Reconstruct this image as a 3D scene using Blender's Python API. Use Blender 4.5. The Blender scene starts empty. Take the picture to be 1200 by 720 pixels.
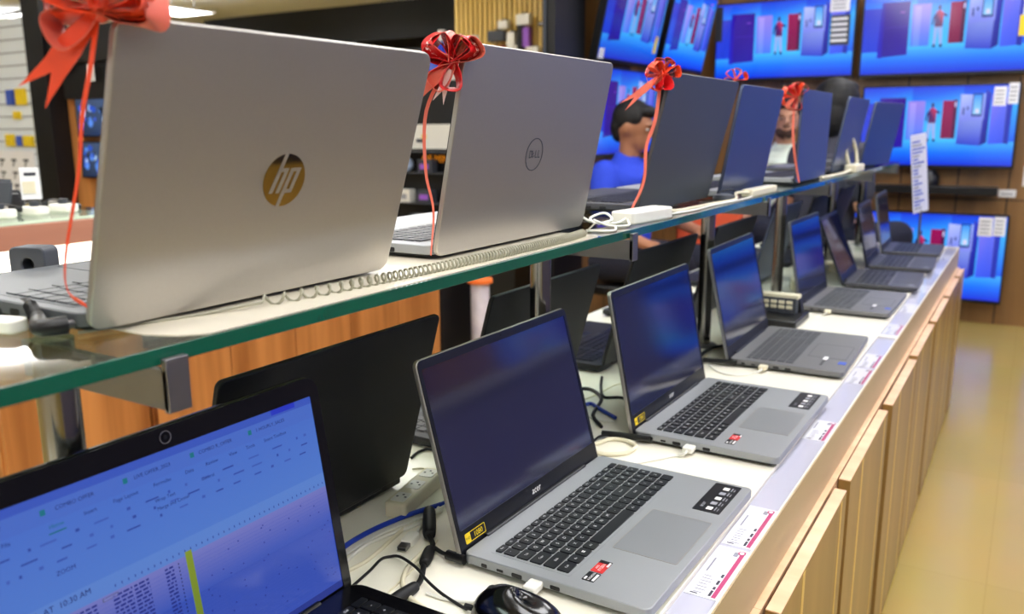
import bpy, math, random
from mathutils import Vector, Matrix
random.seed(7)
PI = math.pi
O = 1.185                      # height of the eye above the floor; heights below are often given as O + offset
CT = O - 0.5116                # counter top
SH = O - 0.150                 # top of the glass shelf
COL = bpy.context.scene.collection

# ------------------------------------------------------------------ materials
def lin(c):
    return tuple((v/12.92 if v <= .04045 else ((v+.055)/1.055)**2.4) for v in c)
def rgb(r, g, b):
    return lin((r/255, g/255, b/255)) + (1,)
def mat(name, c, rough=.5, metal=0, coat=0, noise=0, nscale=30, bump=0, spec=.5, trans=0, emit=None, estr=0, ior=1.45, sheen=0, stretch=(1,1,1)):
    m = bpy.data.materials.new(name); m.use_nodes = True
    nt = m.node_tree; b = nt.nodes['Principled BSDF']
    b.inputs['Base Color'].default_value = rgb(*c)
    b.inputs['Roughness'].default_value = rough
    b.inputs['Metallic'].default_value = metal
    b.inputs['Coat Weight'].default_value = coat
    b.inputs['Coat Roughness'].default_value = .04
    b.inputs['Specular IOR Level'].default_value = spec
    b.inputs['Transmission Weight'].default_value = trans
    b.inputs['IOR'].default_value = ior
    b.inputs['Sheen Weight'].default_value = sheen
    if emit:
        b.inputs['Emission Color'].default_value = rgb(*emit); b.inputs['Emission Strength'].default_value = estr
    if noise or bump:
        tc = nt.nodes.new('ShaderNodeTexCoord'); mp = nt.nodes.new('ShaderNodeMapping')
        mp.inputs['Scale'].default_value = stretch
        nz = nt.nodes.new('ShaderNodeTexNoise'); nz.inputs['Scale'].default_value = nscale; nz.inputs['Detail'].default_value = 4
        nt.links.new(tc.outputs['Object'], mp.inputs['Vector']); nt.links.new(mp.outputs['Vector'], nz.inputs['Vector'])
        if noise:
            mx = nt.nodes.new('ShaderNodeMix'); mx.data_type = 'RGBA'
            k = 1-noise
            mx.inputs[6].default_value = tuple(v*k for v in rgb(*c)[:3])+(1,)
            mx.inputs[7].default_value = tuple(min(1, v*(1+noise)) for v in rgb(*c)[:3])+(1,)
            nt.links.new(nz.outputs['Fac'], mx.inputs[0]); nt.links.new(mx.outputs[2], b.inputs['Base Color'])
        if bump:
            bp = nt.nodes.new('ShaderNodeBump'); bp.inputs['Strength'].default_value = bump; bp.inputs['Distance'].default_value = .002
            nt.links.new(nz.outputs['Fac'], bp.inputs['Height']); nt.links.new(bp.outputs['Normal'], b.inputs['Normal'])
    return m
def wood(name, c1, c2, rough=.35, scale=6, axis='Z', coat=.3):
    m = bpy.data.materials.new(name); m.use_nodes = True
    nt = m.node_tree; b = nt.nodes['Principled BSDF']; N = nt.nodes.new; L = nt.links.new
    tc = N('ShaderNodeTexCoord'); mp = N('ShaderNodeMapping')
    s = {'Z': (1, 1, .06), 'Y': (1, .06, 1), 'X': (.06, 1, 1)}[axis]
    mp.inputs['Scale'].default_value = s
    nz = N('ShaderNodeTexNoise'); nz.inputs['Scale'].default_value = scale*3; nz.inputs['Detail'].default_value = 6; nz.inputs['Distortion'].default_value = .4
    n2 = N('ShaderNodeTexNoise'); n2.inputs['Scale'].default_value = scale*.7; n2.inputs['Detail'].default_value = 2
    ad = N('ShaderNodeMath'); ad.operation = 'ADD'; ml = N('ShaderNodeMath'); ml.operation = 'MULTIPLY'; ml.inputs[1].default_value = .5
    rp = N('ShaderNodeValToRGB'); rp.color_ramp.elements[0].position = .36; rp.color_ramp.elements[1].position = .64
    rp.color_ramp.elements[0].color = rgb(*c1); rp.color_ramp.elements[1].color = rgb(*c2)
    L(tc.outputs['Object'], mp.inputs['Vector']); L(mp.outputs['Vector'], nz.inputs['Vector']); L(mp.outputs['Vector'], n2.inputs['Vector'])
    L(nz.outputs['Fac'], ad.inputs[0]); L(n2.outputs['Fac'], ad.inputs[1]); L(ad.outputs[0], ml.inputs[0]); L(ml.outputs[0], rp.inputs['Fac'])
    L(rp.outputs['Color'], b.inputs['Base Color'])
    b.inputs['Roughness'].default_value = rough; b.inputs['Coat Weight'].default_value = coat; b.inputs['Coat Roughness'].default_value = .15
    return m
def thin_glass(name, tint, rough=.0, base=.04):
    m = bpy.data.materials.new(name); m.use_nodes = True
    nt = m.node_tree; N = nt.nodes.new; L = nt.links.new
    nt.nodes.remove(nt.nodes['Principled BSDF']); out = nt.nodes['Material Output']
    tr = N('ShaderNodeBsdfTransparent'); tr.inputs['Color'].default_value = rgb(*tint)
    gl = N('ShaderNodeBsdfGlossy'); gl.inputs['Roughness'].default_value = rough
    lw = N('ShaderNodeLayerWeight'); lw.inputs['Blend'].default_value = .5
    pw = N('ShaderNodeMath'); pw.operation = 'POWER'; pw.inputs[1].default_value = 5
    fr = N('ShaderNodeMath'); fr.operation = 'MULTIPLY_ADD'; fr.inputs[1].default_value = .96; fr.inputs[2].default_value = base
    L(lw.outputs['Facing'], pw.inputs[0]); L(pw.outputs[0], fr.inputs[0])
    mx = N('ShaderNodeMixShader')
    L(fr.outputs[0], mx.inputs[0]); L(tr.outputs[0], mx.inputs[1]); L(gl.outputs[0], mx.inputs[2]); L(mx.outputs[0], out.inputs['Surface'])
    return m
def emis_attr(name, strength):
    m = bpy.data.materials.new(name); m.use_nodes = True
    nt = m.node_tree; b = nt.nodes['Principled BSDF']
    at = nt.nodes.new('ShaderNodeAttribute'); at.attribute_name = 'Col'
    b.inputs['Base Color'].default_value = (0.01, .01, .012, 1); b.inputs['Roughness'].default_value = .12
    nt.links.new(at.outputs['Color'], b.inputs['Emission Color']); b.inputs['Emission Strength'].default_value = strength
    return m
def attr_mat(name, rough=.5):
    m = bpy.data.materials.new(name); m.use_nodes = True
    nt = m.node_tree; b = nt.nodes['Principled BSDF']
    at = nt.nodes.new('ShaderNodeAttribute'); at.attribute_name = 'Col'
    nt.links.new(at.outputs['Color'], b.inputs['Base Color']); b.inputs['Roughness'].default_value = rough
    return m

M = dict(
    silver=mat('brushed_aluminium', (168, 164, 158), .42, .85, noise=.03, nscale=400),
    silver_base=mat('silver_plastic', (154, 157, 160), .38, .35, noise=.02, nscale=500),
    silver_pad=mat('silver_touchpad', (146, 149, 152), .3, .35),
    grey_lid=mat('dark_grey_lid', (84, 88, 92), .4, .5, noise=.03, nscale=300),
    navy_lid=mat('steel_blue_lid', (92, 102, 128), .33, .8, noise=.03, nscale=300),
    grey_base=mat('iron_grey_plastic', (116, 116, 118), .4, .3, noise=.03, nscale=400),
    dark_base=mat('charcoal_plastic', (66, 66, 72), .4, .2, noise=.03, nscale=400),
    black_lid=mat('matt_black_lid', (11, 13, 20), .5, 0, noise=.06, nscale=300),
    gloss_black=mat('glossy_black_plastic', (7, 7, 9), .16, 0, coat=.15, noise=.05, nscale=50),
    bezel=mat('black_bezel', (15, 16, 21), .35, noise=.04, nscale=200),
    rubber=mat('black_rubber', (18, 18, 19), .55, noise=.05, nscale=200),
    key=mat('black_keycap', (11, 13, 18), .42, noise=.06, nscale=200),
    key_grey=mat('grey_keycap', (70, 72, 76), .45, noise=.06, nscale=200),
    legend=mat('white_legend', (235, 235, 235), .5, noise=.01),
    port=mat('dark_port', (10, 10, 12), .5, noise=.02),
    screen=mat('dark_glossy_display', (18, 24, 58), .1, spec=1.0, noise=.02, nscale=20, ior=1.7),
    chrome=mat('polished_steel', (150, 148, 146), .2, 1, noise=.05, nscale=60),
    steel=mat('satin_steel', (128, 126, 128), .36, .9, noise=.04, nscale=80),
    white_pl=mat('white_plastic', (232, 230, 220), .4, noise=.02),
    cream_pl=mat('cream_plastic', (226, 218, 190), .45, noise=.03),
    black_pl=mat('black_plastic', (15, 15, 17), .35, noise=.05, nscale=90),
    blue_cable=mat('blue_cable_jacket', (28, 62, 178), .4, noise=.03),
    coil=mat('grey_white_cable', (150, 148, 128), .35, noise=.03),
    worktop=mat('cream_laminate', (242, 237, 220), .28, noise=.015, nscale=4, coat=.15),
    fascia=mat('beige_laminate', (184, 164, 128), .4, noise=.03, nscale=6),
    rail=thin_glass('clear_acrylic', (250, 250, 254), rough=.12),
    glass=thin_glass('shelf_glass', (232, 244, 238)),
    glass_edge=mat('green_glass_edge', (14, 92, 70), .12, 0, coat=.5, noise=.25, nscale=9, trans=.25),
    paper=mat('white_paper', (236, 236, 238), .6, noise=.01),
    magenta=mat('magenta_print', (190, 60, 110), .6, noise=.03),
    ink=mat('dark_print', (50, 50, 60), .6, noise=.03),
    greyink=mat('grey_print', (150, 152, 160), .6, noise=.03),
    yellow=mat('yellow_print', (232, 200, 30), .5, noise=.03),
    red=mat('red_print', (205, 36, 36), .45, noise=.03),
    blueink=mat('blue_print', (60, 90, 190), .5, noise=.03),
    mirror=mat('gold_toned_mirror', (150, 128, 92), .05, 1, noise=.01),
    layer=mat('glossy_cream_layer', (244, 236, 214), .22, noise=.02, nscale=5, coat=.6),
    floor=None,
    rail_floor=mat('lilac_grey_rail', (196, 196, 208), .4, noise=.02, nscale=8),
    hp_deck=mat('ash_grey_deck', (98, 102, 106), .4, .3, noise=.03, nscale=300),
    aisle_front=mat('mauve_grey_laminate', (100, 96, 122), .45, noise=.08, nscale=5),
    navy=mat('navy_laminate', (30, 40, 88), .45, noise=.08, nscale=5),
    wood_door=wood('maple_laminate', (130, 98, 50), (164, 128, 72), axis='Z', scale=5),
    wood_edge=wood('pale_maple_edging', (232, 182, 140), (252, 216, 180), axis='X', scale=7, rough=.3),
    wood_orange=wood('orange_veneer', (136, 80, 36), (204, 138, 76), axis='Z', scale=6),
    wood_wall=wood('walnut_wall_panel', (112, 78, 42), (150, 108, 60), axis='Z', scale=3),
    wood_red=wood('reddish_wood_band', (150, 98, 78), (186, 130, 106), axis='Y', scale=4),
    black_wall=mat('black_wall_paint', (16, 17, 20), .45, noise=.1, nscale=6),
    white_wall=mat('white_wall_paint', (226, 234, 240), .6, noise=.02, nscale=5),
    ceiling=mat('ceiling_paint', (232, 232, 228), .8, noise=.02, nscale=3),
    slat=wood('yellow_slat_wood', (214, 176, 84), (238, 204, 116), axis='Z', scale=6),
    lamp=mat('lamp_diffuser', (255, 255, 255), .5, emit=(250, 250, 252), estr=9.5),
    strip_light=mat('counter_light_box', (255, 255, 255), .5, emit=(255, 246, 228), estr=1.6),
    spot=mat('spot_lamp_face', (255, 255, 255), .5, emit=(255, 246, 230), estr=2.2),
    tv=emis_attr('television_picture', .84),
    lcd=emis_attr('laptop_picture', .5),
    print=attr_mat('printed_card', .5),
    ribbon=mat('coral_ribbon', (236, 76, 40), .34, noise=.15, nscale=25),
    ribbon_red=mat('red_ribbon', (200, 22, 28), .34, noise=.08, nscale=25),
    ribbon_pink=mat('pale_pink_ribbon', (226, 112, 92), .32, noise=.1, nscale=25),
    ribbon_white=mat('white_swirl_print', (250, 225, 222), .4, noise=.02),
    skin=mat('brown_skin', (158, 106, 76), .5, noise=.05, nscale=20),
    skin2=mat('light_brown_skin', (190, 140, 112), .5, noise=.05, nscale=20),
    hair=mat('black_hair', (13, 11, 11), .65, noise=.3, nscale=80, bump=.6, stretch=(1, 1, .2)),
    beard=mat('dark_stubble', (72, 50, 42), .8, noise=.2, nscale=90),
    eye=mat('eye_white', (225, 222, 216), .3, noise=.01),
    blue_cloth=mat('royal_blue_cotton', (36, 66, 200), .8, noise=.08, nscale=60, bump=.2),
    white_cloth=mat('pale_green_white_cotton', (214, 224, 208), .8, noise=.05, nscale=60, bump=.2),
    dark_cloth=mat('dark_navy_cloth', (26, 28, 44), .85, noise=.1, nscale=60, bump=.2),
    grey_cloth=mat('dark_grey_cloth', (58, 58, 70), .85, noise=.1, nscale=60, bump=.2),
    coral_cloth=mat('coral_upholstery', (222, 92, 58), .8, noise=.08, nscale=40, bump=.3),
    violet=mat('violet_plastic', (150, 90, 200), .4, noise=.03),
    dark_grey=mat('dark_grey_plastic', (62, 66, 74), .5, noise=.05),
    acrylic=thin_glass('sign_acrylic', (246, 246, 252), rough=.1),
)
# polished beige floor with tile joints
def floor_mat():
    m = bpy.data.materials.new('polished_beige_floor'); m.use_nodes = True
    nt = m.node_tree; b = nt.nodes['Principled BSDF']; N = nt.nodes.new; L = nt.links.new
    tc = N('ShaderNodeTexCoord'); br = N('ShaderNodeTexBrick'); br.offset = 0
    br.inputs['Scale'].default_value = 1; br.inputs['Brick Width'].default_value = .8; br.inputs['Row Height'].default_value = .8
    br.inputs['Mortar Size'].default_value = .0015; br.inputs['Color1'].default_value = rgb(190, 164, 92); br.inputs['Color2'].default_value = rgb(186, 160, 88)
    br.inputs['Mortar'].default_value = rgb(178, 152, 82)
    nz = N('ShaderNodeTexNoise'); nz.inputs['Scale'].default_value = 2.5; nz.inputs['Detail'].default_value = 5
    mx = N('ShaderNodeMix'); mx.data_type = 'RGBA'; mx.blend_type = 'MULTIPLY'; mx.inputs[0].default_value = .18
    L(tc.outputs['Object'], br.inputs['Vector']); L(tc.outputs['Object'], nz.inputs['Vector'])
    L(br.outputs['Color'], mx.inputs[6]); L(nz.outputs['Color'], mx.inputs[7]); L(mx.outputs[2], b.inputs['Base Color'])
    b.inputs['Roughness'].default_value = .22; b.inputs['Coat Weight'].default_value = .2; b.inputs['Coat Roughness'].default_value = .1
    return m
M['floor'] = floor_mat()

# ------------------------------------------------------------------ mesh builder
class MB:
    def __init__(s): s.v = []; s.f = []; s.m = []; s.c = []      # verts, faces, material slots, colours
    def add(s, vs, fs, mi=0, col=None, T=None):
        b = len(s.v)
        for p in vs:
            p = Vector(p)
            if T is not None: p = T @ p
            s.v.append(tuple(p))
        for f in fs: s.f.append(tuple(i+b for i in f)); s.m.append(mi); s.c.append(col)
        return s
    def box(s, x0, x1, y0, y1, z0, z1, mi=0, T=None, col=None):
        vs = [(x, y, z) for z in (z0, z1) for y in (y0, y1) for x in (x0, x1)]
        return s.add(vs, [(0, 2, 3, 1), (4, 5, 7, 6), (0, 1, 5, 4), (2, 6, 7, 3), (0, 4, 6, 2), (1, 3, 7, 5)], mi, col, T)
    def prism(s, pts, a0, a1, axis='z', mi=0, T=None, inset=0):
        # pts: 2-D outline; extruded along axis
        n = len(pts)
        def P(p, a):
            return {'z': (p[0], p[1], a), 'x': (a, p[0], p[1]), 'y': (p[0], a, p[1])}[axis]
        vs = [P(p, a0) for p in pts]+[P(p, a1) for p in pts]
        fs = [tuple(range(n-1, -1, -1)), tuple(range(n, 2*n))]+[(i, (i+1) % n, n+(i+1) % n, n+i) for i in range(n)]
        return s.add(vs, fs, mi, None, T)
    def poly(s, pts3, mi=0, col=None, T=None):
        return s.add(pts3, [tuple(range(len(pts3)))], mi, col, T)
    def cyl(s, c, r, h, axis='z', n=24, mi=0, r2=None, T=None):
        r2 = r if r2 is None else r2
        R = {'z': Matrix.Identity(3), 'x': Matrix(((0, 0, 1), (1, 0, 0), (0, 1, 0))), 'y': Matrix(((0, 1, 0), (0, 0, 1), (1, 0, 0)))}[axis]
        vs = []
        for a, rr in ((0, r), (h, r2)):
            for i in range(n):
                t = 2*PI*i/n; vs.append(tuple(Vector(c)+R @ Vector((rr*math.cos(t), rr*math.sin(t), a))))
        fs = [tuple(range(n-1, -1, -1)), tuple(range(n, 2*n))]+[(i, (i+1) % n, n+(i+1) % n, n+i) for i in range(n)]
        return s.add(vs, fs, mi, None, T)
    def lathe(s, prof, c=(0, 0, 0), n=24, mi=0, T=None, sx=1, sy=1):
        vs = []; k = len(prof)
        for i in range(n):
            t = 2*PI*i/n
            for r, z in prof: vs.append((c[0]+r*math.cos(t)*sx, c[1]+r*math.sin(t)*sy, c[2]+z))
        fs = []
        for i in range(n):
            j = (i+1) % n
            for a in range(k-1): fs.append((i*k+a, j*k+a, j*k+a+1, i*k+a+1))
        return s.add(vs, fs, mi, None, T)
    def ell(s, c, r, n=16, mi=0, T=None):
        vs = []; fs = []; k = n//2
        for a in range(k+1):
            ph = PI*a/k
            for i in range(n):
                t = 2*PI*i/n; vs.append((c[0]+r[0]*math.sin(ph)*math.cos(t), c[1]+r[1]*math.sin(ph)*math.sin(t), c[2]+r[2]*math.cos(ph)))
        for a in range(k):
            for i in range(n):
                j = (i+1) % n
                fs.append((a*n+i, (a+1)*n+i, (a+1)*n+j, a*n+j))
        return s.add(vs, fs, mi, None, T)
    def tube(s, pts, r, n=8, mi=0, T=None, smooth=True, sub=6):
        P = catmull(pts, sub) if smooth and len(pts) > 2 else [Vector(p) for p in pts]
        m = len(P); rr = r if callable(r) else (lambda t: r)
        up = Vector((0, 0, 1)); vs = []
        tg0 = (P[1]-P[0]).normalized()
        nrm = tg0.cross(up)
        if nrm.length < .1: nrm = tg0.cross(Vector((1, 0, 0)))
        nrm.normalize()
        for i, p in enumerate(P):
            t = (P[min(i+1, m-1)]-P[max(i-1, 0)]).normalized()
            nrm = (nrm-t*nrm.dot(t)).normalized(); bi = t.cross(nrm)
            q = rr(i/(m-1))
            for j in range(n):
                a = 2*PI*j/n; vs.append(tuple(p+nrm*(q*math.cos(a))+bi*(q*math.sin(a))))
        fs = [tuple(range(n)), tuple(range(m*n-1, (m-1)*n-1, -1))]
        for i in range(m-1):
            for j in range(n):
                k = (j+1) % n; fs.append((i*n+j, (i+1)*n+j, (i+1)*n+k, i*n+k))
        return s.add(vs, fs, mi, None, T)
    def build(s, name, mats, parent=None, bevel=0, seg=2, smooth=35, loc=None, rot=None, label=None):
        me = bpy.data.meshes.new(name); me.from_pydata(s.v, [], s.f)
        mats = mats if isinstance(mats, (list, tuple)) else [mats]
        for m in mats: me.materials.append(M[m] if isinstance(m, str) else m)
        for p, mi in zip(me.polygons, s.m): p.material_index = mi; p.use_smooth = True
        me.update()
        try: me.set_sharp_from_angle(angle=math.radians(smooth))
        except Exception: pass
        if any(c is not None for c in s.c):
            ca = me.color_attributes.new('Col', 'FLOAT_COLOR', 'CORNER')
            for p, c in zip(me.polygons, s.c):
                for k, li in enumerate(p.loop_indices):
                    cc = (0, 0, 0, 1) if c is None else (c[k % len(c)] if isinstance(c, list) else c)
                    ca.data[li].color = cc
        o = bpy.data.objects.new(name, me); COL.objects.link(o)
        if parent: o.parent = parent
        if loc is not None: o.location = loc
        if rot is not None: o.rotation_euler = rot
        if bevel:
            b = o.modifiers.new('bevel', 'BEVEL'); b.width = bevel; b.segments = seg; b.limit_method = 'ANGLE'; b.angle_limit = math.radians(40)
        if label: o['label'] = label
        return o
def catmull(pts, sub=6):
    P = [Vector(p) for p in pts]; out = []
    P = [P[0]*2-P[1]]+P+[P[-1]*2-P[-2]]
    for i in range(1, len(P)-2):
        a, b, c, d = P[i-1:i+3]
        for k in range(sub):
            t = k/sub
            out.append(.5*((2*b)+(c-a)*t+(2*a-5*b+4*c-d)*t*t+(3*b-a-3*c+d)*t**3))
    out.append(P[-2]); return out
def rrect(x0, x1, y0, y1, r, n=5):
    out = []
    for cx, cy, a0 in ((x1-r, y0+r, -PI/2), (x1-r, y1-r, 0), (x0+r, y1-r, PI/2), (x0+r, y0+r, PI)):
        for k in range(n+1):
            a = a0+PI/2*k/n; out.append((cx+r*math.cos(a), cy+r*math.sin(a)))
    return out
def ring_plate(mb, outer, inner, a0, a1, axis='x', mi=0):
    # a flat frame: same number of points outside and inside
    n = len(outer)
    def P(p, a): return {'z': (p[0], p[1], a), 'x': (a, p[0], p[1]), 'y': (p[0], a, p[1])}[axis]
    vs = [P(p, a) for a in (a0, a1) for L_ in (outer, inner) for p in L_]
    fs = []
    for i in range(n):
        j = (i+1) % n
        fs += [(i, n+i, n+j, j), (2*n+i, 2*n+j, 3*n+j, 3*n+i), (i, j, 2*n+j, 2*n+i), (n+i, 3*n+i, 3*n+j, n+j)]
    mb.add(vs, fs, mi)
_tx = {}
def glyphs(sx, bold=False):
    if sx in _tx: return _tx[sx]
    cu = bpy.data.curves.new('t', 'FONT'); cu.body = sx; cu.resolution_u = 2; cu.align_x = 'CENTER'; cu.align_y = 'CENTER'
    o = bpy.data.objects.new('t', cu); COL.objects.link(o)
    bpy.context.view_layer.update()
    dg = bpy.context.evaluated_depsgraph_get()
    me = bpy.data.meshes.new_from_object(o.evaluated_get(dg))
    r = ([tuple(v.co[:2]) for v in me.vertices], [tuple(p.vertices) for p in me.polygons])
    bpy.data.meshes.remove(me); bpy.data.objects.remove(o); bpy.data.curves.remove(cu)
    _tx[sx] = r; return r
def text(mb, sx, org, right, up, size, mi=0, col=None, shear=0):
    vs, fs = glyphs(sx); org, right, up = Vector(org), Vector(right).normalized(), Vector(up).normalized()
    mb.add([tuple(org+right*((a+shear*b)*size)+up*(b*size)) for a, b in vs], fs, mi, col)

def tag(o, label=None, cat=None, group=None, kind=None):
    if label: o['label'] = label
    if cat: o['category'] = cat
    if group: o['group'] = group
    if kind: o['kind'] = kind
    return o
def empty(name, loc=(0, 0, 0), rz=0):
    o = bpy.data.objects.new(name, None); o.empty_display_size = .05; COL.objects.link(o); o.location = loc; o.rotation_euler = (0, 0, rz)
    return o
def thing(name, label, cat, loc=(0, 0, 0), rz=0, group=None):
    return tag(empty(name, loc, rz), label, cat, group)
def copy_tree(o, parent=None):
    c = o.copy(); COL.objects.link(c); c.parent = parent
    for ch in list(o.children): copy_tree(ch, c)
    return c
def struct(name, mb, m, **k): return tag(mb.build(name, m, **k), kind='structure')
def recentre(o, loc):
    # put the origin of a loose mesh at its base point
    o.data.transform(Matrix.Translation(-Vector(loc))); o.location = loc; return o

# ------------------------------------------------------------------ laptops
def key_rows(full=True):
    # rows of (label, width) in key units; the last block is the number pad
    R = []
    R.append([('Esc', 1.18)]+[('F%d' % i, 1.18) for i in range(1, 13)]+[('Pr', 1.18), ('Del', 1.18), ('', 1.12)])
    R.append([(c, 1) for c in '`1234567890-=']+[('Back', 1.9)]+[(c, 1) for c in ('N', '/', '*', '-')])
    R.append([('Tab', 1.45)]+[(c, 1) for c in 'QWERTYUIOP[]']+[('\\', 1.45)]+[(c, 1) for c in '789+'])
    R.append([('Caps', 1.75)]+[(c, 1) for c in "ASDFGHJKL;'"]+[('Enter', 2.15)]+[(c, 1) for c in '4560'])
    R.append([('Shift', 2.2)]+[(c, 1) for c in 'ZXCVBNM,./']+[('Shift', 2.7)]+[(c, 1) for c in '123'])
    R.append([('Ctrl', 1.3), ('Fn', 1), ('#', 1), ('Alt', 1), ('', 5.4), ('Alt', 1), ('Ct', 1), ('<', 1), ('v', 1), ('>', 1)]+[('0', 1.1), ('.', 1)])
    return R
def keyboard(base, x0, x1, y0, y1, z, keymat, individual=True, legend=True, lod=False):
    rows = key_rows(); h0 = .62; tot = h0+5; pitch = (x1-x0)/tot; x = x0
    whole = MB()
    for ri, row in enumerate(rows):
        ph = pitch*(h0 if ri == 0 else 1); wtot = sum(w for _, w in row); u = (y1-y0)/wtot; y = y0
        for (s_, w) in row:
            kw = u*w; g = .0013
            a0, a1, b0, b1 = x+g, x+ph-g, y+g, y+kw-g
            mb = MB() if individual else whole
            cx, cy = (a0+a1)/2, (b0+b1)/2
            if individual: mb.prism(rrect(a0-cx, a1-cx, b0-cy, b1-cy, .0015, 2), 0, .0016, 'z')
            elif lod: mb.box(a0, a1, b0, b1, z, z+.0014)
            else: mb.prism(rrect(a0, a1, b0, b1, .0015, 2), z, z+.0014, 'z')
            if legend and s_:
                c = (0, 0, .00165) if individual else (cx, cy, z+.00145)
                if lod: mb.box(c[0]-.0013, c[0]+.0013, c[1]-.0013, c[1]+.0013, c[2]-.0002, c[2]+.00005, 1)
                else:
                    sz = .0062 if len(s_) == 1 else .0042
                    if s_ == '#':
                        for q in (-1, 1):
                            for r_ in (-1, 1): mb.box(c[0]+q*.0011-.0009, c[0]+q*.0011+.0009, c[1]+r_*.0011-.0009, c[1]+r_*.0011+.0009, c[2]-.0002, c[2]+.00004, 1)
                    else: text(mb, s_, c, (0, 1, 0), (-1, 0, 0), sz, 1)
            if individual: mb.build('key', [keymat, 'legend'], base, loc=(cx, cy, z), smooth=30)
            y += kw
        x += ph
    if not individual: whole.build('keyboard', [keymat, 'legend'], base, smooth=30)

def laptop(name, label, x, y, rot, W=.363, D=.238, T=.0178, H=.238, tilt=16, lid_t=.0065, lid_m='silver', base_m='silver_base',
           pad_m='silver_pad', key_m='key', scr_m='screen', keys='single', legend=True, z=CT, r=.009, group=None, cat='laptop',
           bez=(.007, .012, .022), drop=True, bezel_m='bezel', lod=False, stickers=None, logo=None, back_logo=None, pad=True, ports=True, pz=None,
           lid_bev=.0012, port_y=None):
    t = thing(name, label, cat, (x, y, z), rot, group)
    # --- base
    mb = MB(); mb.prism(rrect(0, D, 0, W, r), .0065, T, 'z')
    base = mb.build('base', base_m, t, bevel=.0012)
    mb = MB(); mb.prism(rrect(.006, D-.006, .006, W-.006, r), .0030, .0068, 'z'); mb.build('bottom_cover', 'black_pl', base)  # dark bottom shell, its black also standing in for the shadow gap
    if not lod:
        for i, (fx, fy) in enumerate(((.02, .03), (.02, W-.03), (D-.02, .03), (D-.02, W-.03))):
            f = MB(); f.cyl((fx, fy, 0), .006, .003, n=12); f.build('rubber_foot', 'rubber', base)
    kx0, kx1 = .030, .030+.101
    ky0, ky1 = (.021, W-.021) if W > .34 else (.014, W-.014)
    tr = MB(); tr.prism(rrect(kx0-.003, kx1+.003, ky0-.003, ky1+.003, .003, 3), T-.0004, T+.0003, 'z')
    tr.build('key_well', base_m if key_m != 'key' else ('grey_base' if base_m == 'dark_base' else base_m), base)
    keyboard(base, kx0, kx1, ky0, ky1, T+.0003, key_m, individual=(keys == 'keys'), legend=legend, lod=lod)
    if pad:
        pc = W*.46; pw = .054 if lod else .0615
        p = MB(); p.prism(rrect(kx1+.014, D-.012, pc-pw, pc+pw, .003, 3), T-.0004, T+.0002, 'z')
        ring_plate(p, rrect(kx1+.0134, D-.0114, pc-pw-.0006, pc+pw+.0006, .003, 3), rrect(kx1+.0144, D-.0124, pc-pw+.0004, pc+pw-.0004, .003, 3), T-.0002, T+.0003, 'z', 1)
        p.build('touchpad', [pad_m, 'silver' if base_m == 'silver_base' else 'dark_grey'], base)
    # --- ports on both sides
    if ports:
        for side, yy in ((0, 0.0), (1, W)):
            lst = [(.03, .008, .0048, 'power_port'), (.052, .009, .0032, 'usb_c_port'), (.075, .014, .0055, 'hdmi_port'), (.100, .0125, .0052, 'usb_port'), (.125, .0125, .0052, 'usb_port')]
            if side: lst = [(.12, .007, .006, 'audio_jack'), (.09, .013, .0055, 'usb_port'), (.06, .013, .0055, 'usb_port')]
            for px_, pw_, ph_, nm in lst[:2 if lod else 9]:
                q = MB(); y0_, y1_ = (yy-.0003, yy+.001) if side == 0 else (yy-.001, yy+.0003)
                q.prism(rrect(px_-pw_/2, px_+pw_/2, T*.55-ph_/2, T*.55+ph_/2, min(pw_, ph_)*.3, 3), y0_, y1_, 'y')
                q.build(nm, 'port', base)
    # --- hinge
    hb = MB(); hb.cyl((-.001, W*.14, T-.002), .0045, W*.72, axis='y', n=14)
    hb.build('hinge', 'bezel' if base_m != 'gloss_black' else 'gloss_black', t)
    # --- lid: local x is the screen normal, z runs up the lid
    pz = (.006 if drop else T+.001) if pz is None else pz
    mb = MB(); mb.prism(rrect(0, W, 0, H, r), -lid_t, 0, 'x')
    lid = mb.build('lid', lid_m, t, bevel=lid_bev, loc=(-.001, 0, pz), rot=(0, -math.radians(tilt), 0))
    s_, top, bot = bez; bot += (T-pz) if drop else 0
    inner = rrect(s_, W-s_, bot, H-top, .002)
    bz = MB(); ring_plate(bz, rrect(.0012, W-.0012, .0012, H-.0012, max(r-.001, .001)), inner, -.001, .0012, 'x')
    bz.build('screen_bezel', bezel_m, lid)
    if scr_m:
        sc = MB(); sc.prism(rrect(s_-.001, W-s_+.001, bot-.001, H-top+.001, .001, 2), -.0008, .0004, 'x'); sc.build('screen', scr_m, lid)
    if not lod:
        cam = MB(); cam.cyl((.0012, W/2, H-top/2), .0018, .0005, axis='x', n=12); cam.build('webcam', 'port', lid)
    if logo:
        lg = MB(); text(lg, logo, (.0016, W/2, bot*.55+(T-pz)*.45), (0, 1, 0), (0, 0, 1), .013, 0, shear=.15); lg.build('maker_logo', 'legend', lid)
    if back_logo: back_logo(lid, W, H, lid_t)
    if stickers: stickers(base, lid, W, D, H, T, bot, s_)
    t['W'] = W
    return t, base, lid

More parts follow.
